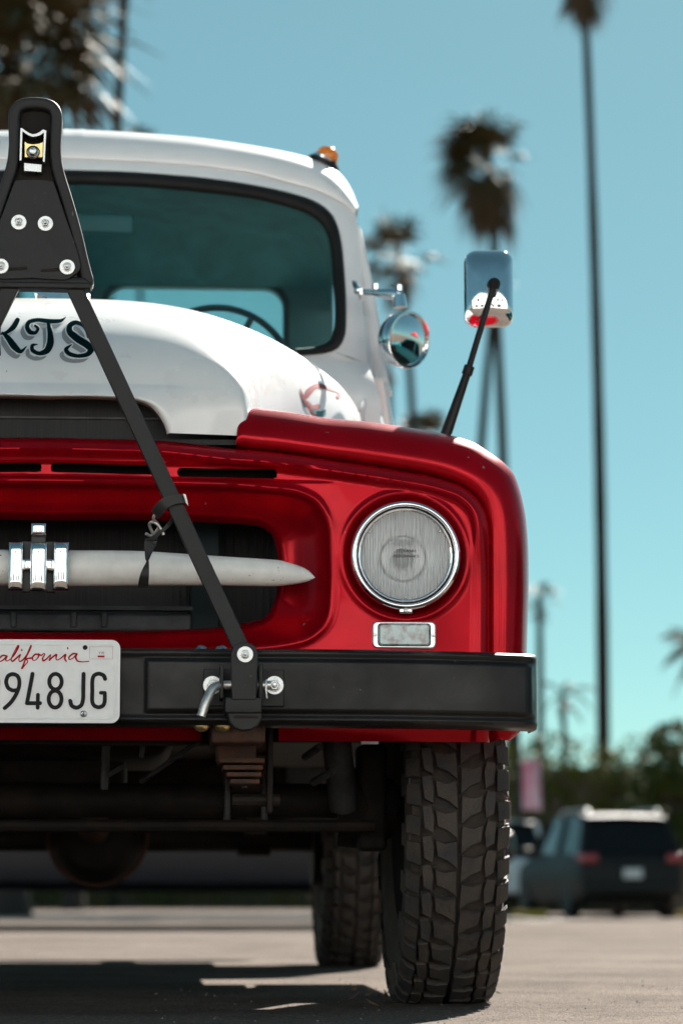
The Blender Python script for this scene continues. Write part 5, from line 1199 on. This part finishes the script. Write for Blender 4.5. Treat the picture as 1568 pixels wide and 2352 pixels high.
def gp(x, Y): p = at(x, 2000, Y); return (p.x, Y, -0.24 if Y > 40 else zg(Y))
palm('very tall slim palm with its crown above the parked dark car', gp(1385, 85), at(1338, -75, 85), 0.24, 0.12, 0.85, 46, 1, 30, mid=at(1385, 900, 85))
palm('tall palm with shaggy crown rising behind the post mirror', gp(1180, 100), at(1122, 372, 100), 0.22, 0.15, 1.25, 84, 2, 60, mid=at(1165, 1100, 100), wind=0.6)
palm('leaning palm hidden by the post mirror, slim trunk below it', gp(1052, 118), at(1138, 655, 118), 0.24, 0.17, 0.55, 30, 3, 16, mid=at(1090, 1050, 118))
palm('palm with loose open crown between cab and round mirror', gp(985, 112), at(915, 590, 112), 0.20, 0.14, 1.15, 36, 4, 14, mid=at(960, 900, 112), wind=0.3, up=1.3)
palm('thin palm with a torn crown low beside the round mirror', gp(915, 120), at(893, 840, 120), 0.18, 0.13, 0.55, 16, 14, 8)
palm('short bushy palm just clearing the red fender', gp(968, 125), at(968, 1000, 125), 0.25, 0.2, 0.95, 40, 5, 16)
palm('big shaggy palm with brown thatch beside the tow bar head', gp(30, 46), at(25, 135, 46), 0.26, 0.2, 1.35, 110, 6, 130)
palm('straight dark palm trunk leaning right behind the cab roof', gp(170, 60), at(300, -260, 60), 0.20, 0.09, 1.1, 40, 7, 20)
palm('thin palm trunk leaning left behind the cab roof', gp(262, 66), at(196, -160, 66), 0.12, 0.075, 1.1, 40, 8, 20)
palm('distant palm with only its crown tip above the cab roof', gp(325, 170), at(322, 335, 170), 0.22, 0.16, 0.9, 30, 9, 10)
palm('slender palm beside the bumper end, small torn crown', gp(1243, 78), at(1238, 1370, 78), 0.13, 0.10, 0.42, 14, 10, 5)
palm('young palm with drooping feather fronds above the hedge', gp(1300, 62), at(1292, 1600, 62), 0.10, 0.07, 0.85, 9, 11, 0, kind='feather', up=0.5)
palm('feathery palm at the hedge, fronds over the clipped tree', gp(1600, 66), at(1602, 1490, 66), 0.2, 0.16, 1.25, 26, 12, 0, kind='feather')

def leaf_mass(mb, centre, rad, n, size, rng, flat=1.0):
    C = Vector(centre)
    for _ in range(n):
        while True:
            d = Vector((rng.uniform(-1, 1), rng.uniform(-1, 1), rng.uniform(-1, 1)))
            if 0.1 < d.length < 1: break
        d = d.normalized() * (d.length ** 0.35)
        p = C + Vector((d.x * rad[0], d.y * rad[1], d.z * rad[2])); u = Vector((rng.uniform(-1, 1), rng.uniform(-1, 1), rng.uniform(-1, 1))).normalized(); w = u.orthogonal().normalized()
        s = size * rng.uniform(0.6, 1.3); mb.add([p - u * s, p + w * s * 0.5, p + u * s, p - w * s * 0.5], [(0, 1, 2, 3)])
rng = random.Random(3)
def hedge_seg(x0, x1, Y, zt_, label):
    h = tag(empty('hedge', ((x0 + x1) / 2, Y, -0.24)), label, 'hedge', 'hedges behind the cars')
    mb = MB(); x = x0
    while x < x1:
        for z in np.arange(0.35, zt_ - 0.2, 0.55):
            leaf_mass(mb, (x - (x0 + x1) / 2 + rng.uniform(-.15, .15), rng.uniform(-0.2, 0.2), min(z + rng.uniform(-.1, .25), zt_ - 0.42) + (rng.uniform(0, .25) if z > zt_ - 1 else 0)), (0.62, 0.6, 0.52), 170, 0.085, rng)
        x += 0.62
    mb.build('foliage', LEAF, h, angle=None, fix=False)
    st_ = MB(); st_.box((0, 0.15, (zt_ - 0.5) / 2), (x1 - x0 - 0.5, 0.5, zt_ - 0.5)); st_.build('branch_core', WOOD, h)
hedge_seg(-7.0, 6.0, 66, 2.4, 'low far hedge beyond the lot, seen beneath the truck')
hedge_seg(7.0, 12.5, 56, 3.6, 'tall clipped green hedge behind the parked cars')
def tree(label, base, h, crad, cz, n, seed, lsize=0.10, group='trees beyond the cars'):
    r_ = random.Random(seed); t = tag(empty('broadleaf_tree', base), label, 'tree', group)
    tr = MB(); tr.tube([(0, 0, 0), (0.08, 0.05, h * 0.35), (0.02, 0, h * 0.75)], [0.20, 0.15, 0.06], 10)
    for k in range(6):
        a = k * 1.1; tr.tube([(0.05, 0, h * (0.3 + 0.05 * k)), (math.cos(a) * crad * 0.7, math.sin(a) * crad * 0.7, h * (0.5 + 0.06 * k))], [0.07, 0.02], 6)
    tr.build('trunk', WOOD, t)
    mb = MB()
    for k in range(n):
        a = r_.uniform(0, 6.28); rr_ = crad * math.sqrt(r_.uniform(0, 1)) * 0.85; zz = cz + r_.uniform(-0.5, 0.5) * (h - cz) * 1.6 * (1 - 0.5 * rr_ / crad)
        leaf_mass(mb, (rr_ * math.cos(a), rr_ * math.sin(a), zz), (crad * 0.36, crad * 0.36, crad * 0.28), 170, lsize, r_)
    mb.build('crown', LEAF2, t, angle=None, fix=False)
tree('dark round tree at the end of the hedge beside the dark car', gp(1560, 53), 4.4, 1.15, 2.3, 34, 21)
tree('pale yellow green bush by the banner pole', gp(1165, 60), 2.6, 1.0, 1.4, 22, 22)
tree('yellow green tree standing behind the hedge', gp(1262, 64), 3.6, 0.8, 2.2, 16, 23)
# banner on its pole
PINK = mat('banner_cloth', (0.62, 0.55, 0.60), 0.8, color2=(0.60, 0.16, 0.26), nscale=2.6)
bn = tag(empty('street_banner', gp(1192, 50)), 'white and pink banner hanging on a dark pole', 'banner')
mb = MB(); mb.tube([(0, 0, 0), (0, 0, 3.6)], [0.06, 0.045], 12); mb.tube([(0, 0, 0), (0, 0, 0.3)], [0.12, 0.10], 12); mb.build('pole', BLACK, bn)
z1 = at(1210, 1745, 50).z + 0.24; z0 = at(1210, 1862, 50).z + 0.24
mb = MB(); mb.grid([[(0.07 + 0.36 * u, 0.02 * math.sin(u * 5 + v * 3), z0 + (z1 - z0) * v) for u in np.linspace(0, 1, 7)] for v in np.linspace(0, 1, 10)]); mb.build('cloth', PINK, bn)
mb = MB(); mb.tube([(0, 0, z1), (0.45, 0, z1)], 0.012, 8); mb.tube([(0, 0, z0), (0.45, 0, z0)], 0.012, 8); mb.build('bracket', BLACK, bn)

# ---- parked cars
CARGLASS = mat('car_glass', (0.010, 0.010, 0.011), 0.10, spec=0.25)
TAIL = mat('tail_lamp', (0.34, 0.006, 0.02), 0.15, coat=0.8)
def car(name, label, base, rz, paint, Lc=4.6, Wc=1.85, Hc=1.7, rack=False, suv=True, cat='car', parent_z=0, group=None):
    c = tag(empty(name, base, rz), label, cat, group); hw = Wc / 2
    # local: +Y forward, rear at y = 0
    secs = [(0.00, 0.86, 0.42, 0.86), (0.06, 0.95, 0.30, 0.93), (0.35, 1.0, 0.24, 0.98), (1.2, 1.0, 0.22, 1.0), (2.6, 1.0, 0.22, 0.98), (3.6, 0.98, 0.24, 0.93), (4.3, 0.94, 0.28, 0.84), (4.55, 0.82, 0.36, 0.68)]
    rows = []
    for y, wf, zl_, zb in secs:
        y *= Lc / 4.6; w = hw * wf; zb *= Hc / 1.7 * (1.06 if suv else 0.96)
        rows.append([(-w * 0.80, y, zl_), (-w * 0.96, y, zl_ + 0.06), (-w, y, zl_ + 0.30), (-w * 0.985, y, zb - 0.10), (-w * 0.93, y, zb), (0, y, zb + 0.025), (w * 0.93, y, zb), (w * 0.985, y, zb - 0.10), (w, y, zl_ + 0.30), (w * 0.96, y, zl_ + 0.06), (w * 0.80, y, zl_)])
    mb = MB(); mb.grid(rows); mb.f.append(tuple(range(11))); mb.mi.append(0); mb.f.append(tuple(len(rows) * 11 - 1 - k for k in range(11))); mb.mi.append(0); body = mb.build('body', paint, c, angle=40)
    zbelt = 1.0 * Hc / 1.7 * (1.06 if suv else 0.96); zr = Hc
    gsec = [(0.10 if suv else 0.55, 0.89, zbelt - 0.02), (0.42 if suv else 1.15, 0.76, zr - 0.06), (1.0 if suv else 1.6, 0.745, zr - 0.01), (2.2, 0.74, zr - 0.01), (2.7, 0.73, zr - 0.09), (3.45, 0.85, zbelt - 0.02)]
    rows = [[(-hw * 0.92, y, zbelt - 0.03), (-hw * wf, y, z), (hw * wf, y, z), (hw * 0.92, y, zbelt - 0.03)] for y, wf, z in gsec]
    mb = MB(); mb.grid(rows); mb.build('glasshouse', CARGLASS, c, angle=25)
    rf = [[(-hw * wf * 1.02, y, z - 0.03), (-hw * wf * 0.98, y, z + 0.015), (0, y, z + 0.035), (hw * wf * 0.98, y, z + 0.015), (hw * wf * 1.02, y, z - 0.03)] for y, wf, z in gsec[1:5]]
    rf.insert(0, [(x, y - 0.14, z - 0.02) for x, y, z in rf[0]])
    mb = MB(); mb.grid(rf); roof = mb.build('roof', paint, c, angle=40)
    for s in (-1, 1):
        for ya, yb_, z0_, z1_ in ((gsec[0][0], gsec[1][0], zbelt - 0.03, zr - 0.05), (1.55, 1.62, zbelt - 0.02, zr - 0.04), (gsec[5][0], gsec[4][0], zbelt - 0.03, zr - 0.09)):
            pl_ = MB(); pl_.tube([(s * hw * 0.925, ya, z0_), (s * hw * 0.755, yb_, z1_)], 0.05, 8); pl_.build('pillar', paint, c)
        if rack:
            rk = MB(); rk.tube([(s * hw * 0.66, 0.5, zr + 0.02), (s * hw * 0.66, 0.6, zr + 0.075), (s * hw * 0.66, 2.1, zr + 0.08), (s * hw * 0.66, 2.3, zr + 0.02)], 0.018, 8); rk.build('roof_rail', STEEL, c)
        tl = MB(); tl.box((s * hw * 0.80, 0.035, zbelt - 0.09), (hw * 0.32, 0.10, 0.15), bev=0.03); tl.box((s * hw * 0.93, 0.16, zbelt - 0.08), (0.10, 0.26, 0.12), bev=0.03); tl.build('tail_lamp', TAIL, c)
        rfl = MB(); rfl.box((s * hw * 0.74, 0.015, 0.50), (0.20, 0.03, 0.05), bev=0.01); rfl.build('reflector', TAIL, c)
        for yy in (0.85, Lc - 0.85):
            A = Matrix.Translation((s * (hw - 0.10), yy, 0.335)) @ rot('Y', 90)
            wm = MB(); wm.lathe([(0.20, -0.10), (0.32, -0.10), (0.335, -0.07), (0.335, 0.07), (0.32, 0.10), (0.20, 0.10)], A, 28); wo_ = wm.build('wheel', RUBBER, c)
            ri = MB(); ri.lathe([(0.215, s * 0.098), (0.20, s * 0.085), (0.06, s * 0.07), (0.001, s * 0.09)], A, 24); ri.build('rim', STEEL, wo_)
        mi = MB(); mi.box((s * (hw + 0.08), 3.15, zbelt + 0.05), (0.20, 0.10, 0.14), bev=0.04); mi.build('side_mirror', paint, c)
    bpz = MB(); bpz.box((0, 0.02, 0.50), (Wc * 0.92, 0.16, 0.20), bev=0.05); bpz.build('rear_bumper', paint, c)
    lp_ = MB(); lp_.box((0, -0.005, 0.74), (0.32, 0.02, 0.16), bev=0.004); lp_.build('licence_plate', PLATEW, c)
    un = MB(); un.box((0, Lc / 2, 0.30), (Wc * 0.8, Lc * 0.9, 0.14)); un.build('underbody', GREASE, c)
    return c
DARK = mat('dark_car_paint', (0.024, 0.023, 0.022), 0.45, spec=0.15)
SILVER = mat('silver_car_paint', (0.80, 0.80, 0.80), 0.35, coat=0.8)
NAVY = mat('navy_car_paint', (0.008, 0.010, 0.016), 0.35, coat=0.15, spec=0.3)
p = gp(1452, 42); car('parked_suv', 'dark grey suv with roof rails parked below the tall palm', (p[0], 42, -0.23), R(7), DARK, Hc=1.74, rack=True, group='parked cars')
p = gp(1160, 48.5); car('parked_car', 'silver car parked ahead of the dark suv', (p[0], 48.5, -0.23), R(8), SILVER, Hc=1.80, group='parked cars')
car('parked_sedan', 'dark sedan seen under the truck between its axles', (2.42, 13.3, 0), R(90), NAVY, Hc=1.45, Wc=1.8, suv=False, group='parked cars')
YEL = mat('yellow_kerb_paint', (0.55, 0.36, 0.06), 0.7, noise=0.3, nscale=4)
for xx, YY, lb in ((1575, 43, 'yellow painted wheel stop beside the dark suv'), (1215, 42.5, 'yellow painted wheel stop left of the dark suv')):
    p = gp(xx, YY); o = MB(); o.prism([(-0.30, 0), (0.30, 0), (0.27, 0.13), (-0.27, 0.13)], -0.09, 0.09, chamfer=0.02); w_ = o.build('wheel_stop', YEL, None); w_.location = (p[0], YY, -0.232); tag(w_, lb, 'wheel stop', 'wheel stops')

# litter by the front wheel
lit = MB(); r_ = random.Random(5)
for k in range(46):
    x, y = r_.gauss(0.74, 0.09), r_.gauss(0.95, 0.25); s = r_.uniform(0.004, 0.016); a = r_.uniform(0, 6.28)
    u = Vector((math.cos(a), math.sin(a), r_.uniform(0, .5))) * s; w_ = Vector((-math.sin(a), math.cos(a), 0)) * s * 0.25
    c_ = Vector((x, y, 0.006)); lit.add([c_ - u, c_ + w_, c_ + u + Vector((0, 0, s * 0.5)), c_ - w_], [(0, 1, 2, 3)])
tag(lit.build('leaf_litter', THATCH, None, angle=None, fix=False), 'dry leaf scraps and twigs beside the front tyre', 'leaf litter', kind='stuff')

# ---- added shop front, out of view: bounces sun onto the truck and its chrome
STUCCO = mat('stucco', (0.74, 0.77, 0.80), 0.9, noise=0.12, nscale=1.2, bump=0.3, bscale=30)
shop = tag(empty('fill_storefront', (0, -15.5, 0)), 'pale grey stucco shop front added out of view to bounce sunlight onto the truck', 'building')
mb = MB(); Wd = 19.0
bays = [(-16.2, 1.5), (-11.9, 0.9), (-8.1, 1.7), (-3.4, 1.1), (0.6, 0.6), (4.2, 1.6), (9.3, 1.2), (14.6, 1.8)]
upper = [(-15, 0.7), (-10.2, 0.7), (-5.9, 1.2), (-0.8, 0.7), (3.1, 0.7), (7.4, 1.3), (12.2, 0.7), (16.6, 0.7)]
for bl_, z0_, z1_ in ((bays, 0.4, 2.6), (upper, 4.0, 5.7)):
    xs_ = [-Wd] + [v for c_, h_ in bl_ for v in (c_ - h_, c_ + h_)] + [Wd]
    for a_, b_ in zip(xs_[0::2], xs_[1::2]): mb.box(((a_ + b_) / 2, -4.0, (z0_ + z1_) / 2), (b_ - a_, 8, z1_ - z0_))
for z0_, z1_ in ((0, 0.4), (2.6, 4.0), (5.7, 7.2)): mb.box((0, -4, (z0_ + z1_) / 2), (2 * Wd, 8, z1_ - z0_))
mb.build('wall', STUCCO, shop)
mb = MB(); mb.box((0, 0.12, 7.22), (2 * Wd + 0.3, 0.5, 0.22), bev=0.04); mb.build('cornice', STUCCO, shop)
for bl_, zc_, hh_ in ((bays, 1.5, 2.2), (upper, 4.85, 1.7)):
    for c_, h_ in bl_:
        wv_ = MB(); wv_.box((c_, -0.35, zc_), (2 * h_, 0.03, hh_)); wo_ = wv_.build('window', CARGLASS, shop)
        for dx in (-h_ + 0.03, 0, h_ - 0.03):
            fr_ = MB(); fr_.box((c_ + dx, -0.30, zc_), (0.06, 0.08, hh_)); fr_.build('frame', BLACK, wo_)

# ---- things to the side of the truck that its round mirror shows
TEALPAINT = mat('teal_car_paint', (0.02, 0.30, 0.32), 0.3, coat=0.8)
car('parked_coupe', 'teal car parked beside the truck, mirrored in its round mirror', (4.6, 2.9, 0), R(175), TEALPAINT, Hc=1.42, Wc=1.8, suv=False, group='parked cars')
para = tag(empty('reflection_parasol', (8.2, 1.2, 0)), 'red sunshade added out of view for the red reflection in the round mirror', 'reflection_parasol')  # invented, out of view: gives the round mirror its red reflection
CANVAS = mat('red_canvas', (0.55, 0.02, 0.03), 0.8)
mb = MB(); mb.tube([(0, 0, 0), (0, 0, 2.55)], 0.025, 10); mb.lathe([(0.28, 0), (0.26, 0.06), (0.05, 0.08)], Matrix.Identity(4), 20); mb.build('pole', STEEL, para)
mb = MB(); mb.lathe([(1.45, 1.95), (0.9, 2.22), (0.4, 2.42), (0.02, 2.52)], Matrix.Identity(4), 8); mb.f = [q for q in mb.f if len(q) == 4]; mb.mi = [0] * len(mb.f); mb.build('canopy', CANVAS, para, angle=10)

# ---- cracks in the asphalt
def ground_at(x, y):
    r = ray(x, y); q = CAM + r * (-CAM.z / r.z); return q
CRACK = mat('crack_fill', (0.030, 0.027, 0.025), 0.95)
gobj = bpy.data.objects['ground']; r_ = random.Random(11)
for pts in ([(1205, 2253), (1260, 2256), (1330, 2257)], [(1395, 2259), (1450, 2262), (1520, 2265)], [(1290, 2292), (1306, 2294)], [(1462, 2302), (1475, 2303)]):
    line = resample(catmull([(*ground_at(x, y)[:2],) for x, y in pts], 6), 16); mb = MB()
    mb.grid([[(p_[0] + r_.uniform(-.004, .004), p_[1] - 0.012 * (0.4 + r_.random()) , 0.004), (p_[0], p_[1] + 0.012 * (0.4 + r_.random()), 0.004)] for p_ in line]); mb.build('crack', CRACK, gobj, fix=False)

# ---- loose grit on the lot
gr = MB(); r_ = random.Random(17)
for k in range(600):
    x, y = r_.uniform(0.2, 2.6), r_.triangular(-1.2, 4.0, -0.6); s_ = r_.uniform(0.0012, 0.0032)
    n_ = 5; a0 = r_.uniform(0, 6)
    v = [(x + s_ * math.cos(a0 + 1.257 * i) * r_.uniform(.7, 1.2), y + s_ * math.sin(a0 + 1.257 * i) * r_.uniform(.7, 1.2), 0.0005) for i in range(5)] + [(x, y, s_ * r_.uniform(0.7, 1.3))]
    gr.add(v, [(i, (i + 1) % 5, 5) for i in range(5)])
GRIT = mat('grit', (0.20, 0.175, 0.155), 0.9, noise=0.5, nscale=300)
tag(gr.build('grit', GRIT, None, angle=None, fix=False), 'loose grit scattered on the asphalt', 'grit', kind='stuff')
